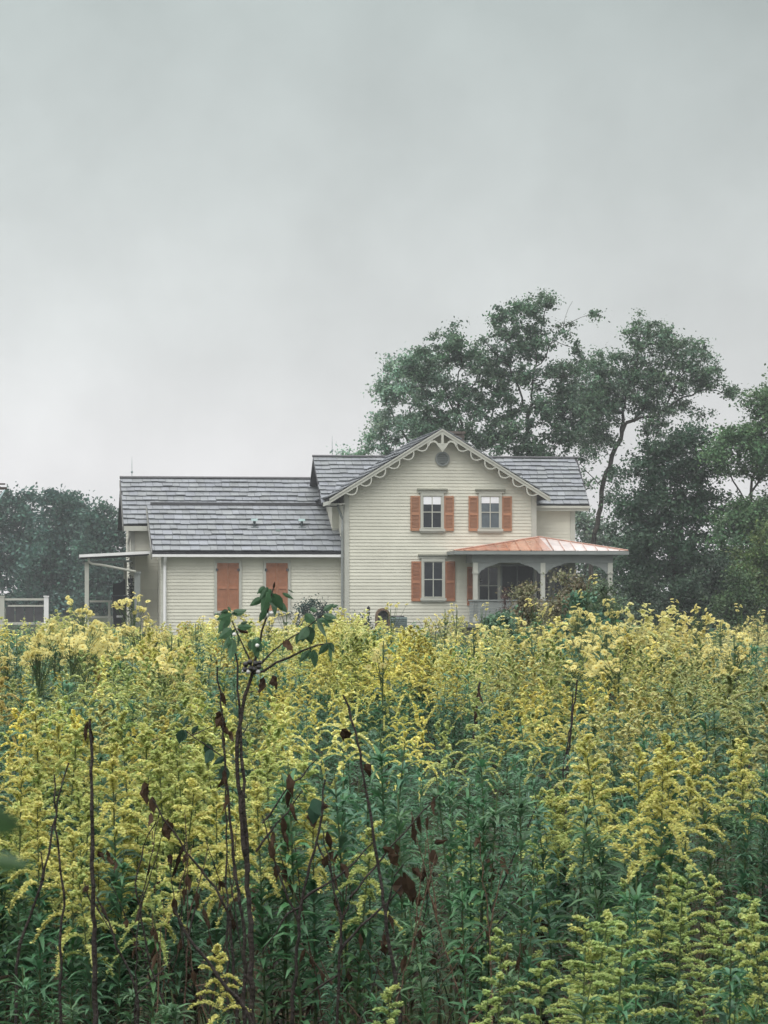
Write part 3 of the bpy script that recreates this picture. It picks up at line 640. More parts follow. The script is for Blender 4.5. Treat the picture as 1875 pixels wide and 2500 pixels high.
bush('broad shadowy bush at the foot of the right trees', 1745, 1340, 122, 70, (.032, .055, .036), 35, 80, 90, .14, group=BU)
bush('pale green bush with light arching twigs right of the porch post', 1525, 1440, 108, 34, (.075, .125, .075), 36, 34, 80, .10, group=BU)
bush('blue green shrub against the wall right of the second shuttered window', 765, 1448, 117, 42, (.035, .062, .052), 37, 44, 80, .09, spread=.35)
bush('low dark green shrub beside the black lantern', 876, 1504, 112, 26, (.030, .062, .042), 38, 26, 80, .09, spread=.3)
TG = 'tall growth in front of the porch'
bush('brown green tall seeding growth in front of the first porch bay', 1285, 1412, 52, 42, (.19, .175, .11), 39, 70, 380, .056, 'tall_weed', TG, .17)
bush('widest brown green seeding growth in front of the second porch bay', 1385, 1396, 50, 62, (.19, .18, .11), 40, 120, 380, .056, 'tall_weed', TG, .17)
bush('greener seeding growth before the right porch post', 1468, 1425, 48, 42, (.12, .17, .10), 42, 80, 380, .056, 'tall_weed', TG, .17)
bush('blue green leafy growth below the seeding heads before the porch', 1420, 1455, 42, 60, (.07, .155, .10), 43, 90, 300, .07, 'tall_weed', TG, .15)
bush('leafy green growth left of the seeding heads before the porch', 1225, 1475, 44, 50, (.09, .17, .10), 44, 70, 380, .056, 'tall_weed', TG, .15)
bush('brown dried potted shrub on the porch before the dark window', 1236, 1418, 119.6, 15, (.10, .05, .035), 41, 22, 70, .06, spread=.2)

# ------------------------------------------------------------------ goldenrod
YEL, OLV, GRN, DRY_SHADE, STM = (.68, .66, .245), (.42, .40, .12), (.075, .185, .100), (.060, .042, .030), (.11, .15, .065)

def goldenrod(seed, H=1.1, flower=1.0, lod=0, bud=0.0, big=1.0, loose=False):
    """one plant standing at the origin: quads and colours of stem, leaves and plume"""
    rs = np.random.RandomState(seed)
    lean = rs.uniform(-.07, .07, 2)*H
    def axis(z):
        t = np.clip(z/H, 0, 1.3); return np.stack([lean[0]*t**2, lean[1]*t**2, z], -1)
    PL = ((.40 if loose else (.29, .32, .31)[lod]) if flower else .05)*H*(.5+.5*big)*rs.uniform(.85, 1.2); z0 = H-PL
    k = (7, 4, 3)[lod]; zz = np.linspace(0, z0+PL*(.95 if lod == 0 else .35), k)
    stem = tube(axis(zz), np.linspace(.0045, .0018, k)*(1, .9, 1.0)[lod], (5, 3, 3)[lod]); sc = cols(rs, len(stem), STM, .15)
    n = (100, 60, 34)[lod]
    z = np.sort(z0*(.30 if lod == 0 else .16)+(z0*(.74 if lod == 0 else .9))*rs.uniform(0, 1, n)**.7); z = np.minimum(z, H*.93)
    az = np.arange(n)*2.4+rs.uniform(-.4, .4, n)
    L = np.interp(z/H, [.1, .5, .8, 1], [.08, .105, .09, .065])*rs.uniform(.7, 1.2, n)
    W = L*rs.uniform(.15, .21, n)*(1, 1.2, 1.7)[lod]
    lv, kk = ribbons(rs, axis(z), az, L, W, rs.uniform(.3, 1.0, n), rs.uniform(.2, .8, n), (3, 2, 1)[lod], (.35, 0, 0)[lod], shape=(.7, .7, .6)[lod])
    if lod == 2:                                        # pointed two-triangle leaves
        lv, kk = ribbons(rs, axis(z), az, L, W, rs.uniform(.25, .75, n), rs.uniform(.15, .75, n), 2, 0)
    base = np.where((rs.uniform(0, 1, n) < np.clip(1.45-3.0*z/H, 0, .92))[:, None], np.array(DRY_SHADE), np.array(GRN)*np.array((rs.uniform(.9, 1.3), 1, rs.uniform(.8, 1.15))))  # low leaves dry brown, spread higher to put shade into their colour
    lc = np.repeat(base*(1+rs.uniform(-.25, .3, (n, 1)))*(1+rs.uniform(-.08, .08, (n, 3))), kk, 0)
    parts = dict(stem=(stem, sc), leaves=(lv, lc))
    if flower:
        nb = int((20 if loose else (19, 13, 10)[lod])*(.8+.2*big)); s = np.linspace(0, 1, nb)**.9
        zb = z0+PL*s*.97; az = np.arange(nb)*2.4+rs.uniform(-.5, .5, nb)
        Lb = ((.19 if loose else (.225, .262, .262)[lod])*big*(1-s*.75)*rs.uniform(.7, 1.12, nb))*(H/1.1)
        el = np.interp(s, [0, 1], [.62, 1.05])+rs.uniform(-.2, .2, nb); dr = np.interp(s, [0, 1], [.98, .55])*rs.uniform(.6, 1.25, nb)
        if loose: el = el*.6; dr = dr*.5
        A = axis(zb); h = np.stack([np.cos(az), np.sin(az), np.zeros(nb)], 1)
        m = (46 if loose else 38, 16, 7)[lod]
        t = np.linspace(.10, 1, m)[None]*np.ones((nb, 1))+rs.uniform(-.02, .02, (nb, m))
        P = A[:, None]+h[:, None]*(Lb*np.cos(el))[:, None, None]*t[:, :, None]
        P[:, :, 2] += (Lb*np.sin(el))[:, None]*t-(dr*Lb)[:, None]*t**2
        keep = np.ones((nb, m), bool)
        side = np.stack([-np.sin(az), np.cos(az), np.zeros(nb)], 1)
        fat = (1-.6*t)*(.008 if loose else .011)*(.5+.5*big)
        if lod == 0:
            P2 = np.concatenate([P+rs.normal(size=P.shape)*.003+side[:, None]*(rs.uniform(-1, 1, (nb, m))*fat)[:, :, None]+np.array((0, 0, .5))*(rs.uniform(0, 1, (nb, m))*fat)[:, :, None] for _ in range(4)], 1)
            size = .0105*(.6+.4*big)*rs.uniform(.6, 1.2, P2.shape[:2])
        elif lod == 1:
            P2 = np.concatenate([P+side[:, None]*(rs.uniform(-1, 1, (nb, m))*fat)[:, :, None]+np.array((0, 0, .006))*rs.uniform(0, 1, (nb, m, 1)) for _ in range(3)], 1); size = .017*rs.uniform(.6, 1.25, P2.shape[:2])
        else:
            P2 = P+rs.normal(size=P.shape)*.008; size = .031*rs.uniform(.6, 1.3, P2.shape[:2])
        C = P2.reshape(-1, 3); fl = flakes(rs, C, size.ravel(), 2.4, .8)
        kk2 = (6, 5, 3)[lod]; tt = np.linspace(.06, 1, kk2+1)[None]*np.ones((nb, 1))      # the soft body of each spray
        B = A[:, None]+h[:, None]*(Lb*np.cos(el))[:, None, None]*tt[:, :, None]; B[:, :, 2] += (Lb*np.sin(el))[:, None]*tt-(dr*Lb)[:, None]*tt**2-.002
        bw = ((.0065 if loose else .0065, .0085, .015)[lod]*(.5+.5*big)*np.sin(math.pi*np.clip(tt*.9+.1, 0, .97))**.6)[:, :, None]*side[:, None]
        up = np.array((0, 0, 1.))*np.abs(bw).max(2, keepdims=True)*.8
        l, r = B+bw, B-bw; top = B+up
        body = np.concatenate([np.stack([l[:, :-1], l[:, 1:], top[:, 1:], top[:, :-1]], 2), np.stack([top[:, :-1], top[:, 1:], r[:, 1:], r[:, :-1]], 2)], 1).reshape(-1, 4, 3)
        mixv0 = np.clip(bud+rs.normal(size=(nb,))*.15, 0, 1); mixv = np.repeat(mixv0, P2.shape[1])[:, None]
        fc = (np.array(YEL)*(1-mixv)+np.array((.40, .51, .20))*mixv)*(1+rs.uniform(-.20, .18, (len(C), 1)))*(1+rs.uniform(-.06, .06, (len(C), 3)))
        m2 = np.repeat(mixv0, 2*kk2)[:, None]; bc = (np.array(YEL)*(1-m2)+np.array((.38, .50, .20))*m2)*.86*(1+rs.uniform(-.1, .1, (len(body), 1)))
        fl = np.concatenate([fl, body]); fc = np.concatenate([fc, bc])
        if lod == 0:                                    # the fine green branchlets that carry the florets
            tw = np.concatenate([tube(np.stack([A[i]+h[i]*(Lb[i]*math.cos(el[i])*q)+np.array((0, 0, Lb[i]*math.sin(el[i])*q-dr[i]*Lb[i]*q*q)) for q in np.linspace(0, 1, 6)]), np.linspace(.0016, .0007, 6), 3) for i in range(nb)])
            parts['stem'] = (np.concatenate([stem, tw]), np.concatenate([sc, cols(rs, len(tw), (.16, .19, .06), .1)]))
        parts['plume'] = (fl, fc)
    return parts

rs = np.random.RandomState(77)
def flow(x, y):
    """drifts of more and of less blossom, and of taller and lower growth, across the field"""
    return .5+.5*math.sin(x*1.1+.35*y+.6)*math.cos(y*.42-x*.5+1.0)
GG = 'goldenrods in the near part of the field'
KINDS = dict(
    full=(dict(flower=1.0), 'near goldenrod in full yellow bloom with arching plumes'),
    bud=(dict(flower=1.0, bud=.55), 'near goldenrod with half open greenish yellow plumes'),
    leafy=(dict(flower=0.0), 'near goldenrod stem all in narrow green leaves without any bloom'))
PROTO = {}
for kn, (kw, lab) in KINDS.items():
    PROTO[kn] = []
    for s in range(6):
        p = goldenrod(100+s+{'full': 0, 'bud': 20, 'leafy': 40}[kn], 1.05, lod=0, **kw)
        PROTO[kn].append({a: qmesh(a, *b) for a, b in p.items()})
PM = dict(stem='leaf', leaves='leaf', plume='petal')
def plant_at(kind, var, x, y, sc, rz, label, group=GG, tilt=(0, 0)):
    r = empty('goldenrod_plant', (x, y, 0), rz, label=label, cat='goldenrod', group=group); r.scale = (sc, sc, sc); r.rotation_euler = (tilt[0], tilt[1], rz)
    for a, me in PROTO[kind][var].items(): link(a, me, M[PM[a]], r)
    return r

# spots on the field, nearest first
spots = []
y = 7.6
while y < 56:
    if y < 8.8: dens = 0
    elif y < 16: dens = 15
    elif y < 30: dens = 17
    else: dens = 16
    dy = .35 if y < 30 else .6
    hw = .155*y+.45
    for _ in range(rs.poisson(dens*.092*dy*2*hw)):          # clumps of stems that flower alike
        cx, cy = rs.uniform(-hw, hw), y+rs.uniform(0, dy); fl = flow(cx, cy); u = rs.uniform()
        pf = .88 if y > 14 else (.82 if cx < -.2 else (.80 if y > 11.5 else .42))
        if fl < .20 or math.sin(cx*2.1+cy*.31)*math.sin(cy*.83-cx*.7+2) > .62: pf *= .3
        kd = 'leafy' if u > pf else ('bud' if rs.uniform() < (.40 if y < 13 else .30)+.15*(cx/(.134*cy) > .5) else 'full')
        hh = rs.uniform(.95, 1.16)+(rs.uniform(.06, .2) if rs.uniform() < .2 else 0); hue = rs.uniform(0, 1); sg = rs.uniform(.12, .28)
        for _ in range(rs.randint(4, 10)):
            spots.append((cx+rs.normal()*sg, max(cy+rs.normal()*sg, 8.8), kd, hh*rs.uniform(.90, 1.06), hue))
    for _ in range(rs.poisson((7.5 if y > 8.8 else 0)*dy*2*hw)): # lower leafy growth between them
        spots.append((rs.uniform(-hw, hw), y+rs.uniform(0, dy), 'leafy', rs.uniform(.58, .97), .5))
    y += dy
for _ in range(46):                                     # leafy stems in the foreground: thick at the right, a few at the left
    yy = rs.uniform(6.6, 8.9); f = rs.beta(2.6, 1.0); spots.append((-.06*yy+f*.215*yy, yy, 'leafy' if rs.uniform() < .9 else 'bud', rs.uniform(.52, .86), .5))
for _ in range(14):
    yy = rs.uniform(6.8, 8.9); spots.append((rs.uniform(-.15, -.045)*yy, yy, 'leafy', rs.uniform(.5, .82), .5))
spots.sort(key=lambda s: s[1])
near_n = 0; MID = [[] for _ in range(6)]; FAR = [[] for _ in range(8)]
bigQ, bigC = [], []
MIDP = [goldenrod(300+i, 1.05, 1.0 if i < 4 else 0.0, 1, (0, .1, .25, .6, 0, 0)[i]) for i in range(6)]
FARP = [goldenrod(400+i, 1.05, 1.0 if i < 6 else 0.0, 2, (0, .05, .15, .3, .5, .2, 0, 0)[i]) for i in range(8)]
def merged(p): return np.concatenate([v[0] for v in p.values()]), np.concatenate([v[1] for v in p.values()]), sum(len(v[0]) for a, v in p.items() if a != 'plume')
MIDP = [merged(p) for p in MIDP]; FARP = [merged(p) for p in FARP]
for (x, y, kind, hgt, hue) in spots:
    fl = flow(x, y); edge = x/(.134*y)
    if y > 32: hgt *= .94+.10*math.sin(x*1.7+3)*math.sin(x*.63+y*.5)
    hgt *= 1+.24*(fl-.5)+.09*math.sin(x*2.3+1)*math.sin(y*.9)
    rz = rs.uniform(0, 6.283)
    if near_n < 292:
        plant_at(kind, rs.randint(6), x, y, hgt, rz, KINDS[kind][1], tilt=tuple(rs.uniform(-.07, .07, 2))); near_n += 1
    else:
        if y < 29: bank = MIDP; i = rs.randint(4, 6) if kind == 'leafy' else (3 if kind == 'bud' else rs.randint(0, 3))
        else: bank = FARP; i = rs.randint(6, 8) if kind == 'leafy' else (rs.randint(3, 6) if kind == 'bud' else rs.randint(0, 3))
        Q, C, nl = bank[i]; c, s = math.cos(rz), math.sin(rz)
        A = Q.reshape(-1, 3)@np.array([[c, s, 0], [-s, c, 0], [0, 0, 1]])*hgt
        A += A[:, 2:3]*np.array([[rs.uniform(-.07, .07), rs.uniform(-.07, .07), 0]])
        bigQ.append((A+(x, y, 0)).reshape(-1, 4, 3).astype(np.float32))
        cc = C*rs.uniform(.9, 1.1)*(.80+.42*((hue*7.3) % 1)); cc = cc.copy()
        cc[nl:] *= np.array((.66, .58, .58) if (hue*31.7) % 1 < .06 else (1, 1, 1))
        cc[nl:] *= (1.0-.14*max(0, edge), 1.03-.09*hue-.17*max(0, edge), 1.15-.45*hue)
        bigC.append(cc.astype(np.float32))
for _ in range(2600):                                   # the same growth round the camera, unseen, added to block low light
    x, y = rs.uniform(-7, 7), rs.uniform(-8, 6.4)
    if abs(x) < .55 and abs(y) < .7: continue
    hgt = rs.uniform(.8, 1.15); lim = 1.05*hgt
    if abs(x) < .16*y+.35: hgt = min(hgt, (CZ-.155*y-.14)/1.12)
    elif y > -1 and abs(x) < .9: continue
    i = rs.randint(8); Q, C, nl = FARP[i]; rz = rs.uniform(0, 6.28); c, sn = math.cos(rz), math.sin(rz)
    A = Q.reshape(-1, 3)@np.array([[c, sn, 0], [-sn, c, 0], [0, 0, 1]])*hgt
    bigQ.append((A+(x, y, 0)).reshape(-1, 4, 3).astype(np.float32)); bigC.append(C.astype(np.float32))
for _ in range(3000):                                   # the field goes on to both sides of the view
    y = rs.uniform(5.5, 56); x = (.155*y+.5+rs.uniform(0, 3.2))*rs.choice((-1, 1)); hgt = rs.uniform(.85, 1.2)
    i = rs.randint(6) if y < 20 else rs.randint(8); Q, C, nl = (MIDP if y < 20 else FARP)[i]; rz = rs.uniform(0, 6.28); c, sn = math.cos(rz), math.sin(rz)
    A = Q.reshape(-1, 3)@np.array([[c, sn, 0], [-sn, c, 0], [0, 0, 1]])*hgt
    bigQ.append((A+(x, y, 0)).reshape(-1, 4, 3).astype(np.float32)); bigC.append(C.astype(np.float32))
BQ = np.concatenate(bigQ); BC = np.concatenate(bigC)
o = link('goldenrod_field', qmesh('goldenrod_field', BQ, BC), M['leaf'])
tag(o, 'sea of yellow goldenrod plumes stretching back to the farmhouse', 'goldenrod field', None, 'stuff')
print('goldenrod: near', near_n, 'spots', len(spots), 'field quads', len(BQ))

# the budding goldenrods that stand out at the bottom
BIG = [goldenrod(500+i, 1.05, 1.0, 0, (.85, .95, .9, .95, .85, .8)[i], (1.45, .8, .9, .95, 1.1, 1.0)[i], True) for i in range(6)]
BIGM = [{a: qmesh(a, *b) for a, b in p.items()} for p in BIG]
for i, (px, py, d, lab) in enumerate(((1492, 2250, 7.0, 'large goldenrod with long greenish yellow arching branches at the bottom right'),
        (960, 2408, 6.7, 'small pale green budding goldenrod at the bottom centre'), (1150, 2415, 6.7, 'budding goldenrod with a curled tip right of the bottom centre one'),
        (1800, 2190, 7.6, 'upright pale green budding goldenrod near the right edge'), (1318, 2345, 7.2, 'narrow budding goldenrod left of the large bottom right one'), (1640, 2120, 8.6, 'greenish goldenrod rising behind the large bottom right one'))):
    P = at(px, py, d); r = empty('goldenrod_plant', (P[0], P[1], 0), i*1.3, label=lab, cat='goldenrod'); s = P[2]/1.05; r.scale = (s, s, s)
    for a, me in BIGM[i].items(): link(a, me, M[PM[a]], r)

LOOSE = [{a: qmesh(a, *b) for a, b in goldenrod(520+i, 1.05, 1.0, 0, .75+.06*i, .95, True).items()} for i in range(4)]
for i in range(16):
    yy = rs.uniform(6.9, 9.4); x = rs.uniform(.03, .145)*yy; r = empty('goldenrod_plant', (x, yy, 0), rs.uniform(0, 6.28), label='loosely branched budding goldenrod among the leafy stems at the lower right', cat='goldenrod', group='budding goldenrods at the lower right')
    s = rs.uniform(.62, .92); r.scale = (s, s, s)
    for a, me in LOOSE[i % 4].items(): link(a, me, M[PM[a]], r)

for px, py, d, v, kd, lab in ((545, 2295, 7.9, 0, 'full', 'low yellow goldenrod right behind the foot of the tall sapling'), (100, 1935, 8.7, 1, 'full', 'yellow goldenrod between the two crossing dark stems'), (175, 2010, 8.5, 2, 'full', 'lower yellow goldenrod just left of the straight dead stalk'),
        (290, 1800, 9.2, 3, 'full', 'tall yellow goldenrod right of the top of the straight dead stalk'), (420, 1890, 8.9, 4, 'full', 'yellow goldenrod above the curving branch with dead leaves'), (370, 2030, 8.6, 5, 'bud', 'greenish goldenrod below the curving branch with dead leaves'),
        (40, 1840, 9.0, 0, 'full', 'yellow goldenrod at the left edge above the blurred leaves'), (650, 1900, 9.0, 2, 'full', 'yellow goldenrod just right of the double stem of the tall sapling'), (770, 1930, 8.9, 1, 'full', 'yellow goldenrod behind the forked dead shrub'),
        (560, 1960, 9.3, 3, 'full', 'yellow goldenrod close left of the tall sapling stem'), (860, 1990, 8.8, 5, 'bud', 'budding goldenrod behind the long leaning stalk'), (240, 2090, 8.4, 4, 'bud', 'low budding goldenrod right of the straight dead stalk')):
    P = at(px, py, d); plant_at(kd, v, P[0], P[1], P[2]/1.08, v*1.1+px*.01, lab, None)

# undergrowth: dead blades, grass and low leaves on the soil between the stems
rs = np.random.RandomState(9)
n = 5200; yy = rs.uniform(7.0, 17, n); xx = rs.uniform(-1, 1, n)*(.16*yy+.2)
b = np.stack([xx, yy, np.zeros(n)], 1)
Q, k = ribbons(rs, b, rs.uniform(0, 6.28, n), rs.uniform(.18, .62, n), rs.uniform(.006, .014, n), rs.uniform(.8, 1.5, n), rs.uniform(.1, .7, n), 4, 0)
C = np.where(rs.uniform(size=(n, 1)) < .5, np.array([(.035, .062, .035)]), np.array([(.075, .055, .035)]))*rs.uniform(.5, 1.3, (n, 1))
tag(link('undergrowth', qmesh('undergrowth', Q, np.repeat(C, k, 0)), M['dry']), 'dark grass and dead blades on the soil at the front of the field', 'undergrowth', None, 'stuff')

# ------------------------------------------------------------------ tall yellow composites standing above the goldenrod
def composite(seed, H, heads, spread, leafy=1.0):
    rs = np.random.RandomState(seed); st, lv, pt = [], [], []
    tips = [];
    zz = np.linspace(0, H*.93, 8); ax = np.stack([np.cumsum(rs.normal(size=8)*.01), np.cumsum(rs.normal(size=8)*.01), zz], 1); st.append(tube(ax, np.linspace(.012, .006, 8), 5))
    cen = [np.array((rs.normal()*spread*.6, rs.normal()*spread*.6, H*rs.uniform(.80, .98))) for _ in range(max(2, heads//7))]
    for i in range(heads):
        t = rs.uniform(.60, .85); p0 = np.array([np.interp(t*H, zz, ax[:, k]) for k in range(3)])
        e = cen[i % len(cen)]+rs.normal(size=3)*(.055, .055, .05)
        mid = (p0+e)/2+(0, 0, -.03); q = np.linspace(0, 1, 5)[:, None]; st.append(tube((1-q)**2*p0+2*q*(1-q)*mid+q*q*e, np.linspace(.004, .0025, 5), 3)); tips.append(e)
    n = int(30*leafy); z = H*rs.uniform(.25, .88, n); b = np.stack([np.interp(z, zz, ax[:, 0]), np.interp(z, zz, ax[:, 1]), z], 1)
    L = np.interp(z/H, [.2, .6, .9], [.24, .2, .1])*rs.uniform(.8, 1.2, n)
    lq, kk = ribbons(rs, b, np.arange(n)*1.57+rs.uniform(-.3, .3, n), L, L*rs.uniform(.32, .45, n), rs.uniform(.2, .8, n), rs.uniform(.2, .8, n), 3, .25)
    fq, fc, own = [], [], []
    for ti, e in enumerate(tips):
        R = rs.uniform(.034, .050); nn = rs.normal(size=3)*.5+(0, -.5, .75); nn /= np.linalg.norm(nn); a = np.cross(nn, (1, 0, 0)); a /= np.linalg.norm(a); bb = np.cross(nn, a)
        m = rs.randint(9, 13)
        for j in range(m):
            th = j*6.283/m+rs.uniform(-.1, .1); d = a*math.cos(th)+bb*math.sin(th); s = np.cross(nn, d)*R*.28
            fq.append([e+d*R*.15, e+d*R*.6+s+nn*.004, e+d*R*rs.uniform(.92, 1.1)-nn*.006, e+d*R*.6-s+nn*.004]); fc.append(np.array((.80, .74, .33))*rs.uniform(.85, 1.15))
        for j in range(6):
            th = j*6.283/6; d = a*math.cos(th)+bb*math.sin(th); d2 = a*math.cos(th+1.05)+bb*math.sin(th+1.05)
            fq.append([e+nn*.012, e+d*R*.28+nn*.003, e+d2*R*.28+nn*.003, e+nn*.012]); fc.append(np.array((.62, .47, .12)))
        own += [ti % len(cen)]*(len(fq)-len(own))
    st = np.concatenate(st); fq, fc, own = np.array(fq), np.array(fc), np.array(own)
    out = [('stem', st, cols(rs, len(st), (.12, .18, .08), .15)), ('leaves', lq, np.repeat(cols(rs, n, (.075, .14, .075), .25), kk, 0))]
    return out+[('flower_cluster', fq[own == k], fc[own == k]) for k in range(len(cen)) if (own == k).any()]
CP = []
for i in range(7):
    p = composite(600+i, 1.0*2.1, (34, 16, 40, 9, 26, 7, 36)[i], (.17, .17, .22, .12, .26, .14, .18)[i], (1, 1.1, 1, .8, 1.2, .9, 1)[i]); CP.append([(a, qmesh(a, b, c)) for a, b, c in p])
CG = 'tall yellow flowers rising above the goldenrod'
special = {(330, 1442): 'tall pale yellow flower spike in front of the white corner downspout', (200, 1458): 'tall yellow flowers in front of the side porch post', (548, 1466): 'tall cluster of yellow heads in front of the first shuttered window',
           (960, 1468): 'pair of pale yellow heads against the gable wall left of the window', (1308, 1436): 'tall yellow cluster before the middle porch post', (1436, 1398): 'tallest yellow flower, high before the second porch bay',
           (1408, 1470): 'big stack of yellow heads below the second porch bay', (1500, 1445): 'tall yellow flowers by the right porch post', (1086, 1466): 'yellow heads before the right shutter of the ground-floor window'}
EXTRA = tuple((int(rs.choice([rs.uniform(0, 460), rs.uniform(1230, 1875), rs.uniform(460, 1230)], p=[.45, .4, .15])), int(rs.uniform(1515, 1600)), float(rs.uniform(30, 46)), int(rs.randint(7))) for _ in range(24))
for (px, py, d, v) in ((330, 1442, 58, 0), (200, 1458, 57, 2), (548, 1466, 54, 1), (960, 1468, 62, 5), (1086, 1466, 60, 1), (1115, 1470, 62, 3), (1176, 1468, 64, 3), (1308, 1436, 60, 1), (1436, 1398, 62, 3), (1408, 1470, 55, 0), (1500, 1445, 58, 4),
        (1530, 1486, 54, 1), (1590, 1476, 56, 1), (1655, 1458, 60, 3), (1648, 1486, 52, 4), (1700, 1478, 55, 2), (1762, 1496, 50, 4), (1810, 1470, 60, 3), (1850, 1486, 58, 3), (1590, 1500, 47, 6), (1480, 1500, 50, 2), (1360, 1500, 48, 4),
        (1265, 1490, 52, 4), (1210, 1500, 50, 3), (1160, 1505, 48, 4), (1060, 1505, 55, 5), (1420, 1540, 44, 0), (1440, 1520, 46, 6), (90, 1518, 44, 2), (40, 1525, 42, 1), (130, 1530, 40, 4), (230, 1530, 40, 2), (262, 1545, 37, 0), (300, 1560, 34, 2), (340, 1500, 46, 2), (375, 1520, 44, 6), (180, 1500, 50, 4), (280, 1520, 42, 2), (420, 1528, 46, 4), (15, 1545, 38, 4), (480, 1500, 50, 3), (700, 1460, 56, 1), (655, 1490, 55, 4), (1740, 1540, 42, 3), (1830, 1530, 44, 4), (1330, 1560, 40, 4), (1020, 1530, 46, 5), (860, 1540, 50, 5))+EXTRA:
    d *= .66; P = at(px, py, d); s = P[2]/2.1
    lab = special.get((px, py)); r = empty('yellow_composite', (P[0], P[1], 0), rs.uniform(0, 6), label=lab or 'tall yellow flowered composite poking out of the goldenrod field', cat='wildflower', group=None if lab else CG); r.scale = (max(s, .75), max(s, .75), max(s, .4))
    for a, me in CP[v]: link(a, me, M['petal' if a == 'flower_cluster' else 'leaf'], r)

# ------------------------------------------------------------------ saplings and dead stalks in the foreground
def broadleaf(rs, c, n_dir, L, W, hang, col, curl=.3):
    """one broad pointed leaf from its stalk end c, hanging towards n_dir; folded along the midrib"""
    d = np.array(n_dir, float); d /= np.linalg.norm(d); s = np.cross(d, (rs.normal()*.5, 1, rs.normal()*.4)); s /= np.linalg.norm(s); u = np.cross(s, d)
    t = np.linspace(0, 1, 6); w = W*.5*np.sin(math.pi*np.clip(t, .03, .985)**.72)
    cen = c+d*(L*t)[:, None]+u*(curl*L*(t**2)*rs.uniform(-.6, .6))[:, None]
    l = cen+s*w[:, None]+u*(w*.35)[:, None]; r = cen-s*w[:, None]+u*(w*.35)[:, None]
    if curl > .5:
        l = l+rs.normal(size=l.shape)*W*.09; r = r+rs.normal(size=r.shape)*W*.09
    q = np.concatenate([np.stack([cen[:-1], l[:-1], l[1:], cen[1:]], 1), np.stack([r[:-1], cen[:-1], cen[1:], r[1:]], 1)])
    return q, np.array([col])*rs.uniform(.65, 1.45)*(1+rs.uniform(-.18, .18, (len(q), 1)))

def woody(name, label, cat, d, lines, leaves=(), dead=(), berries=(), seed=1, group=None, green=(.042, .100, .062), tan=(1, 1, 1), more=0):
    """lines: (points in the photo, thickness in photo pixels at both ends); all stand about d metres away"""
    rs = np.random.RandomState(seed); k = d/F
    b0 = at(lines[0][0][0][0], 0, d); base = np.array((b0[0], d, 0))
    ro = empty(name, base, 0, label=label, cat=cat, group=group); Q = []
    for (pts, w0, w1) in lines:
        P = np.array([at(q[0], q[1], d+(q[2] if len(q) > 2 else 0)) for q in pts])
        P = resample(P, .035); P[1:-1] += rs.normal(size=(len(P)-2, 3))*.0022; r = np.linspace(w0, w1, len(P))*k/2*(1+.12*np.sin(np.arange(len(P))*1.7)*(rs.uniform(size=len(P)) > .5))
        Q.append(tube(P, r, 7))
    Q = np.concatenate(Q)-base
    link('stem', qmesh('stem', Q, cols(rs, len(Q), tan, .2, .05)), M['twig'], ro)
    for nm, lst, mat, cc in (('leaves', leaves, 'leaf', green), ('dead_leaves', dead, 'dry', (.046, .029, .018))):
        if not lst: continue
        if nm == 'leaves' and more: lst = list(lst)+[(a+rs.normal()*13, b+rs.normal()*13, e+rs.normal()*14, f+rs.normal()*10, g*more, h*more) for a, b, e, f, g, h in lst]
        q, c = [], []
        for (x, y, dx, dy, L, W) in lst:
            p = at(x, y, d+rs.uniform(-.04, .04)); dr = np.array((dx, rs.uniform(-.4, .4)*math.hypot(dx, dy), -dy))
            a, bb = broadleaf(rs, p, dr, L*k*(.92 if nm == 'leaves' else 1), W*k*(.82 if nm == 'leaves' else .9), 0, cc, .9 if nm == 'dead_leaves' else .3); q.append(a); c.append(bb)
        link(nm, qmesh(nm, np.concatenate(q)-base, np.concatenate(c)), M[mat], ro)
    if berries:
        for (x, y, r, tint) in berries:
            m = MB(); p = at(x, y, d-.02)-base; th = np.linspace(-1.5, 1.5, 5); m.tube([p+(0, 0, r*k*math.sin(a)) for a in th], [r*k*math.cos(a)+.0002 for a in th], 8, (tint, tint, tint)); m.build('berry', M['berry'], ro)
    return ro

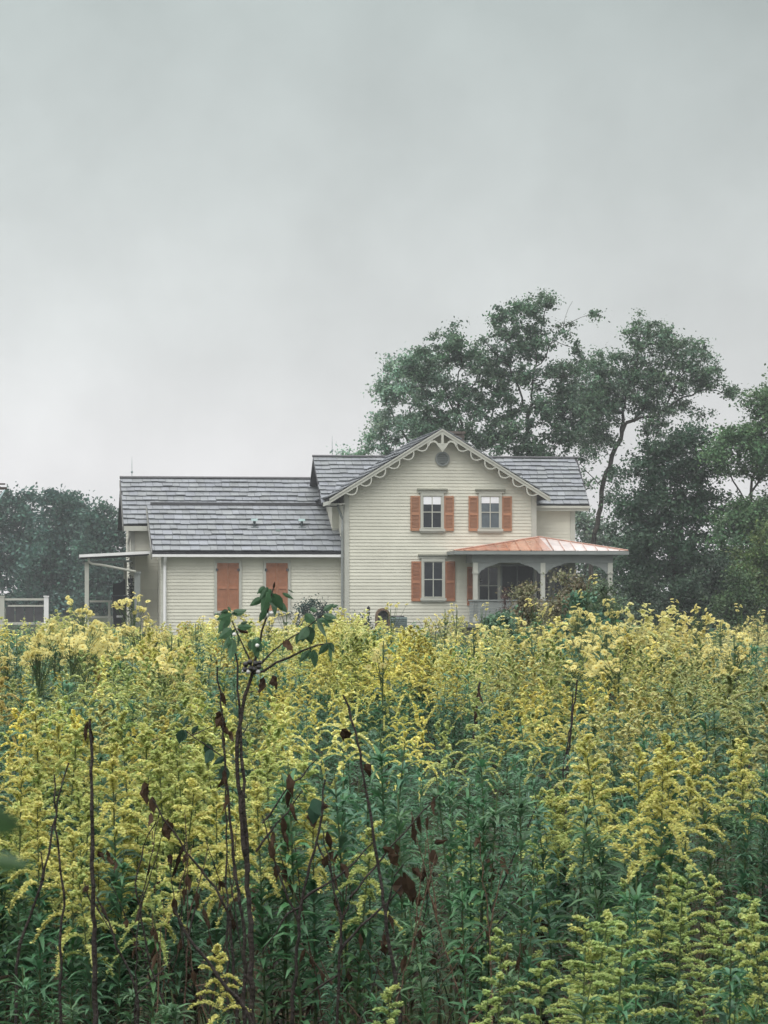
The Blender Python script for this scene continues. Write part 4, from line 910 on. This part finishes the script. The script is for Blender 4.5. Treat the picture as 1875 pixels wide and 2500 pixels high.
woody('sapling', 'tall dark forked sapling with broad drooping green leaves standing left of centre before the house', 'sapling', 8.0,
    [([(620, 3000), (616, 2495), (610, 2251), (602, 2108), (585, 1966), (577, 1850), (582, 1792), (592, 1735), (608, 1671), (617, 1641)], 20, 8), ([(617, 1641), (632, 1569), (650, 1514), (662, 1460), (668, 1434)], 8, 3),
     ([(612, 1646), (635, 1640), (689, 1611), (753, 1584), (790, 1575), (808, 1570)], 7, 4), ([(617, 1638), (656, 1599), (701, 1563), (753, 1530), (790, 1500)], 5, 2), ([(616, 1640), (608, 1611), (590, 1570), (581, 1551), (566, 1515)], 6, 3),
     ([(606, 2130), (598, 2000), (590, 1880), (586, 1790), (583, 1720), (578, 1640), (572, 1590), (568, 1560)], 11, 4), ([(606, 1690), (620, 1688)], 4, 2), ([(594, 1790), (600, 1760), (606, 1770)], 3, 2)],
    leaves=[(662, 1440, -30, 30, 52, 30), (655, 1446, -20, 55, 70, 34), (664, 1448, 8, 58, 68, 30), (668, 1450, 18, 40, 52, 34), (640, 1460, -35, 22, 40, 22), (690, 1448, 22, 12, 34, 12), (676, 1470, 25, 25, 40, 24), (650, 1490, -18, 30, 38, 22),
            (566, 1500, -30, 10, 44, 26), (560, 1505, -28, 40, 56, 30), (572, 1500, 20, -8, 36, 20), (570, 1490, 25, 0, 34, 18), (580, 1530, 30, 0, 42, 22), (565, 1535, -35, 25, 50, 32), (570, 1560, -6, 45, 58, 28), (560, 1555, -14, 30, 40, 22),
            (620, 1560, 8, 40, 54, 28), (632, 1560, -12, 40, 50, 28), (750, 1530, -18, 28, 44, 36), (755, 1530, 5, 40, 48, 42), (778, 1512, 40, 6, 44, 18), (790, 1500, 30, 10, 40, 22), (775, 1510, 20, 45, 60, 18), (765, 1586, 2, 40, 50, 26), (755, 1588, -22, 26, 44, 20), (800, 1572, -20, 24, 40, 22), (805, 1570, 2, 48, 56, 12), (806, 1568, 8, 22, 30, 16), (735, 1545, -10, 30, 36, 24), (790, 1490, 14, -10, 34, 20), (745, 1500, 18, 16, 40, 30)],
    dead=[(640, 1655, 2, 38, 40, 30), (668, 1650, 6, 30, 34, 22), (695, 1565, 10, 12, 34, 26), (668, 1438, 2, -14, 18, 8), (580, 1535, 18, 6, 28, 14)],
    berries=[(572, 1549, 5, 1), (628, 1576, 5, 1), (650, 1502, 6, 1), (644, 1508, 5, .9), (663, 1497, 5, .9), (600, 1622, 7, .03), (610, 1617, 7, .03), (598, 1634, 7, .05), (612, 1632, 7, .03), (624, 1620, 7, .03), (632, 1628, 7, .04), (622, 1634, 7, .03), (606, 1640, 6, .9), (630, 1640, 6, .7), (634, 1618, 6, .03), (594, 1638, 4, .9)], seed=3, more=.55, green=(.055, .112, .06))
woody('dead_stalk', 'dead stalk with hanging dark dry leaves just left of the tall sapling', 'dead stalk', 8.05,
    [([(600, 3000), (596, 2300), (575, 2120), (562, 2000), (550, 1880), (548, 1837), (545, 1777), (539, 1701), (533, 1650), (531, 1628)], 14, 4)],
    dead=[(541, 1690, 6, 24, 34, 14), (538, 1735, -10, 30, 36, 16), (541, 1750, -14, 26, 34, 20), (543, 1750, 4, 30, 34, 14), (546, 1772, 12, 24, 30, 14), (560, 1785, 8, 22, 28, 16), (550, 1890, -8, 46, 52, 16), (545, 1880, 6, 34, 40, 12), (556, 1940, -10, 40, 46, 14), (546, 1800, 0, 24, 30, 10)], seed=4)
woody('leafy_twig', 'small twig with round dark green leaves left of the tall sapling', 'twig', 8.1,
    [([(560, 2950), (552, 2000), (549, 1850), (520, 1830), (470, 1795), (455, 1785)], 8, 3), ([(470, 1795), (495, 1783), (525, 1770)], 3, 2)],
    leaves=[(455, 1783, -16, 22, 40, 32), (447, 1782, -8, 32, 40, 34), (470, 1790, 6, -8, 26, 18), (515, 1830, -10, 26, 40, 36), (510, 1815, -4, 28, 38, 30), (545, 1870, 4, 40, 50, 34), (548, 1850, -24, 14, 36, 20), (450, 1765, 6, -12, 22, 14)], seed=5, green=(.026, .06, .038))
woody('dead_stalk', 'straight dark dead stalk with a small seed pod on top at the left', 'dead stalk', 7.8,
    [([(240, 3050), (233, 2495), (226, 2129), (224, 1885), (221, 1800), (219, 1755)], 20, 7), ([(229, 2220), (214, 2180), (205, 2150)], 5, 2), ([(228, 2200), (250, 2240), (268, 2268)], 5, 2)],
    dead=[(214, 1760, -4, 40, 46, 12), (218, 1762, -2, 50, 54, 10), (209, 1775, -2, 34, 36, 12), (222, 1790, 2, 24, 30, 10), (215, 2160, -12, 16, 26, 18), (240, 2080, 12, 16, 28, 18), (262, 2090, 8, 14, 26, 16), (280, 2100, 4, 28, 34, 14)], seed=6)
woody('dead_stalk', 'thin dark bare stem slanting up to the right near the left edge', 'dead stalk', 7.6,
    [([(30, 3050), (41, 2332), (98, 2170), (118, 2080), (134, 1986), (150, 1920), (168, 1862)], 13, 4), ([(98, 2170), (104, 2120), (100, 2080)], 6, 3)],
    leaves=[(150, 1920, 10, -14, 22, 7)], seed=7, green=(.06, .11, .06))
woody('dead_stalk', 'thin dark upright stem crossing the slanting one near the left edge', 'dead stalk', 7.7,
    [([(150, 3050), (148, 2330), (153, 2210), (140, 2048), (134, 1960), (132, 1890)], 12, 4)], leaves=[(120, 2060, 14, 6, 30, 7)], seed=18, green=(.06, .11, .06))
woody('dead_stalk', 'long thin leaning dark stalk with two brown curled leaves right of centre', 'dead stalk', 8.2,
    [([(1010, 3100), (978, 2460), (948, 2288), (934, 2175), (907, 2016), (884, 1858), (864, 1768), (848, 1720), (837, 1696)], 14, 5), ([(907, 2016), (914, 2004)], 3, 2), ([(884, 1858), (894, 1862)], 3, 2)],
    dead=[(846, 1778, -8, 30, 36, 30), (892, 1866, 4, 30, 34, 28)], seed=8)
woody('dead_shrub', 'bare dark shrub forking upward right of the tall sapling with brown hanging leaves', 'dead shrub', 8.4,
    [([(690, 3000), (718, 2420), (724, 2330), (730, 2233), (738, 2190), (771, 2062), (785, 1980), (794, 1903)], 14, 5), ([(735, 2200), (780, 2170), (830, 2140), (880, 2090), (912, 2055)], 7, 3),
     ([(728, 2250), (690, 2160), (660, 2060), (640, 1990)], 7, 3), ([(773, 2055), (800, 2110), (820, 2160), (838, 2190)], 5, 3), ([(733, 2215), (700, 2230), (670, 2280), (640, 2330)], 6, 3), ([(640, 2010), (700, 1930), (740, 1890), (775, 1852)], 5, 3), ([(625, 2080), (660, 2030), (700, 1985), (735, 1935)], 6, 3)],
    leaves=[(770, 1960, -6, 44, 58, 44), (765, 1950, 18, 40, 50, 40)],
    dead=[(705, 1890, 6, 50, 54, 22), (702, 1930, -8, 44, 50, 18), (708, 1960, 2, 44, 50, 20), (690, 1990, 6, 50, 56, 18), (694, 2030, -2, 40, 46, 20), (770, 1962, 28, 6, 36, 26), (760, 1975, 10, 44, 50, 34), (798, 2030, 4, 40, 46, 18), (796, 2090, -6, 30, 36, 18), (830, 2110, 22, 26, 44, 24), (660, 2060, 6, 36, 44, 22), (675, 2110, 2, 44, 50, 18), (668, 2030, -6, 40, 46, 12)], seed=9)
woody('dead_shrub', 'dead branch slanting up to the right with a row of dark dry leaves', 'dead shrub', 8.3,
    [([(800, 3000), (826, 2400), (834, 2240), (870, 2170), (920, 2107), (988, 2034), (1030, 1985), (1072, 1940)], 12, 3), ([(834, 2240), (812, 2150), (800, 2080), (790, 2030)], 6, 3), ([(940, 2240), (960, 2150), (985, 2110)], 6, 3), ([(826, 2330), (880, 2260), (940, 2210), (990, 2150)], 8, 3), ([(826, 2380), (790, 2400), (740, 2440)], 6, 3)],
    leaves=[(905, 2270, -8, 44, 60, 18), (965, 2230, 18, -4, 30, 10)],
    dead=[(935, 2070, 24, 10, 40, 26), (950, 2080, 14, 26, 36, 28), (966, 2060, 6, 30, 34, 14), (1010, 2020, 4, 40, 44, 16), (1022, 1990, 2, 40, 44, 14), (1060, 1945, -4, 44, 48, 16), (1045, 1990, 2, 34, 38, 14), (1060, 2058, 20, -4, 32, 16), (1055, 2075, 4, 34, 40, 24), (975, 2140, 4, 44, 54, 36), (990, 2130, 8, 60, 74, 40), (1010, 2160, 8, 40, 46, 22), (1005, 2120, 26, 18, 36, 22), (1015, 2240, 18, 24, 34, 20), (880, 2280, 2, 36, 44, 14)], seed=10)
woody('dead_shrub', 'curving dark branch at the left with big drooping dead leaves', 'dead shrub', 8.2,
    [([(590, 3000), (580, 2450), (560, 2240), (530, 2170), (460, 2088), (423, 2031), (390, 1985), (372, 1950)], 12, 4), ([(400, 2450), (360, 2330), (330, 2150), (352, 2060), (390, 1985)], 6, 3), ([(452, 2080), (450, 2050)], 4, 2)],
    dead=[(352, 1905, 0, 44, 52, 24), (358, 1920, -4, 36, 42, 18), (374, 1945, -4, 40, 46, 22), (368, 1985, 0, 34, 40, 16), (412, 2000, -4, 52, 56, 28), (405, 2010, 8, 36, 44, 20), (450, 2060, -6, 30, 36, 12), (440, 2080, 0, 60, 66, 20), (415, 2085, 0, 26, 30, 14), (260, 2075, 6, 20, 30, 12)], seed=11)
woody('dead_shrub', 'thick dark bare branch running down to the right at the bottom left', 'dead shrub', 7.4,
    [([(640, 2700), (612, 2480), (529, 2373), (470, 2300), (440, 2255), (423, 2215)], 15, 6), ([(460, 2290), (475, 2220), (490, 2170)], 6, 3)],
    dead=[(480, 2180, 4, 34, 44, 16)], seed=12)
woody('dead_stalk', 'thin dark stem rising to the upper left at the bottom left', 'dead stalk', 7.4,
    [([(350, 2700), (335, 2450), (318, 2370), (290, 2330), (270, 2260), (235, 2190)], 10, 4), ([(330, 2430), (400, 2370), (430, 2330)], 5, 2)], dead=[(250, 2210, 8, 28, 34, 14)], seed=19)
woody('dead_stalk', 'pair of thin dark upright stalks in the goldenrods right of centre', 'dead stalk', 15.0,
    [([(1380, 2350), (1383, 1890), (1390, 1820), (1396, 1768), (1404, 1710), (1409, 1660)], 8, 4), ([(1380, 2345), (1376, 1870), (1388, 1800), (1396, 1740), (1399, 1690)], 6, 3)], dead=[(1384, 1870, 4, 20, 24, 10)], seed=13)
woody('dead_stalk', 'brown withered flower stalk bending over at the right of the field', 'dead stalk', 22.0,
    [([(1470, 2050), (1490, 1760), (1490, 1700), (1484, 1680)], 7, 3)], dead=[(1488, 1680, 4, 40, 44, 22), (1500, 1690, -10, 36, 40, 16)], seed=14)
woody('dead_stalk', 'dark upright seed stalk in the middle of the goldenrods', 'dead stalk', 20.0,
    [([(1150, 2080), (1158, 1780), (1164, 1720), (1172, 1665)], 12, 6)], dead=[(1165, 1700, -6, 44, 50, 14), (1168, 1680, 4, 40, 44, 12), (1160, 1730, 8, 40, 44, 14)], seed=15)
woody('dead_shrub', 'dark brown dry thicket of twigs low at the right of the bottom', 'dead shrub', 9.2,
    [([(1140, 2800), (1160, 2400), (1200, 2230), (1250, 2100), (1310, 1970)], 9, 3), ([(1160, 2400), (1175, 2250), (1180, 2120), (1215, 2020)], 7, 3), ([(1170, 2330), (1240, 2220), (1300, 2140)], 6, 3)],
    dead=[(1190, 2090, 10, 40, 50, 20), (1205, 2120, -8, 46, 54, 22), (1225, 2090, 8, 40, 46, 20), (1300, 2250, 30, 10, 60, 30), (1305, 2270, 24, 24, 50, 30), (1180, 2150, 2, 44, 50, 20), (1130, 2310, -14, 20, 44, 22), (1150, 2320, 10, 30, 44, 20)], seed=16)
# thin dry twigs tangled low in the middle
rs = np.random.RandomState(41)
for i in range(30):
    d = rs.uniform(7.6, 9.4); x = rs.uniform(280, 1260); lean = rs.uniform(-190, 190); top = rs.uniform(1960, 2330); x2 = x+lean
    mx_ = (x+x2)/2+rs.uniform(-30, 30); ln = [([(x, 2420+7000*.15/d*3), (x, 2520), (mx_, (2520+top)/2), (x2, top)], rs.uniform(4, 8), 2)]
    if rs.uniform() < .7: t = rs.uniform(.35, .7); bx, by = x*(1-t)+x2*t, 2520*(1-t)+top*t; ln.append(([(mx_, (2520+top)/2), (mx_+rs.uniform(-70, 70), top+rs.uniform(20, 120))], 4, 2))
    dl = []
    for _ in range(rs.randint(1, 6)):
        t = rs.uniform(.55, 1); dl.append((mx_*(2-2*t)+x2*(2*t-1), (2520+top)/2*(2-2*t)+top*(2*t-1), rs.uniform(-14, 14), rs.uniform(18, 40), rs.uniform(24, 50), rs.uniform(8, 20)))
    woody('dry_twig', 'thin dry brown twig with withered leaves in the tangle low in the middle', 'twig', d, ln, dead=dl, seed=200+i, tan=((1, 1, 1), (3.6, 2.9, 2.2), (2.2, 1.7, 1.4))[i % 3], group='dry twigs tangled low in the middle')
# the shoot close to the lens at the left edge: out-of-focus leaves
woody('leafy_shoot', 'blurred green leafy shoot close to the camera at the left edge', 'shoot', .7,
    [([(-90, 7800), (-80, 2600), (-60, 2200), (-40, 1980)], 14, 6)],
    leaves=[(-45, 1995, 130, 14, 130, 70), (-40, 2030, 130, -8, 110, 50), (-30, 2100, 120, 10, 130, 62)], seed=17, green=(.05, .10, .04))

# ------------------------------------------------------------------ damp air
def haze():
    m = bpy.data.materials.new('damp_air'); m.use_nodes = True; t = m.node_tree
    t.nodes.remove(t.nodes['Principled BSDF']); v = t.nodes.new('ShaderNodeVolumePrincipled')
    v.inputs['Color'].default_value = (.86, .90, .92, 1); v.inputs['Density'].default_value = HAZE; v.inputs['Anisotropy'].default_value = .2
    t.links.new(v.outputs[0], t.nodes['Material Output'].inputs['Volume'])
    b = MB(); b.box(-160, 160, -20, 300, -1, 30); tag(b.build('haze', m), kind='stuff')
HAZE = .0005
haze()
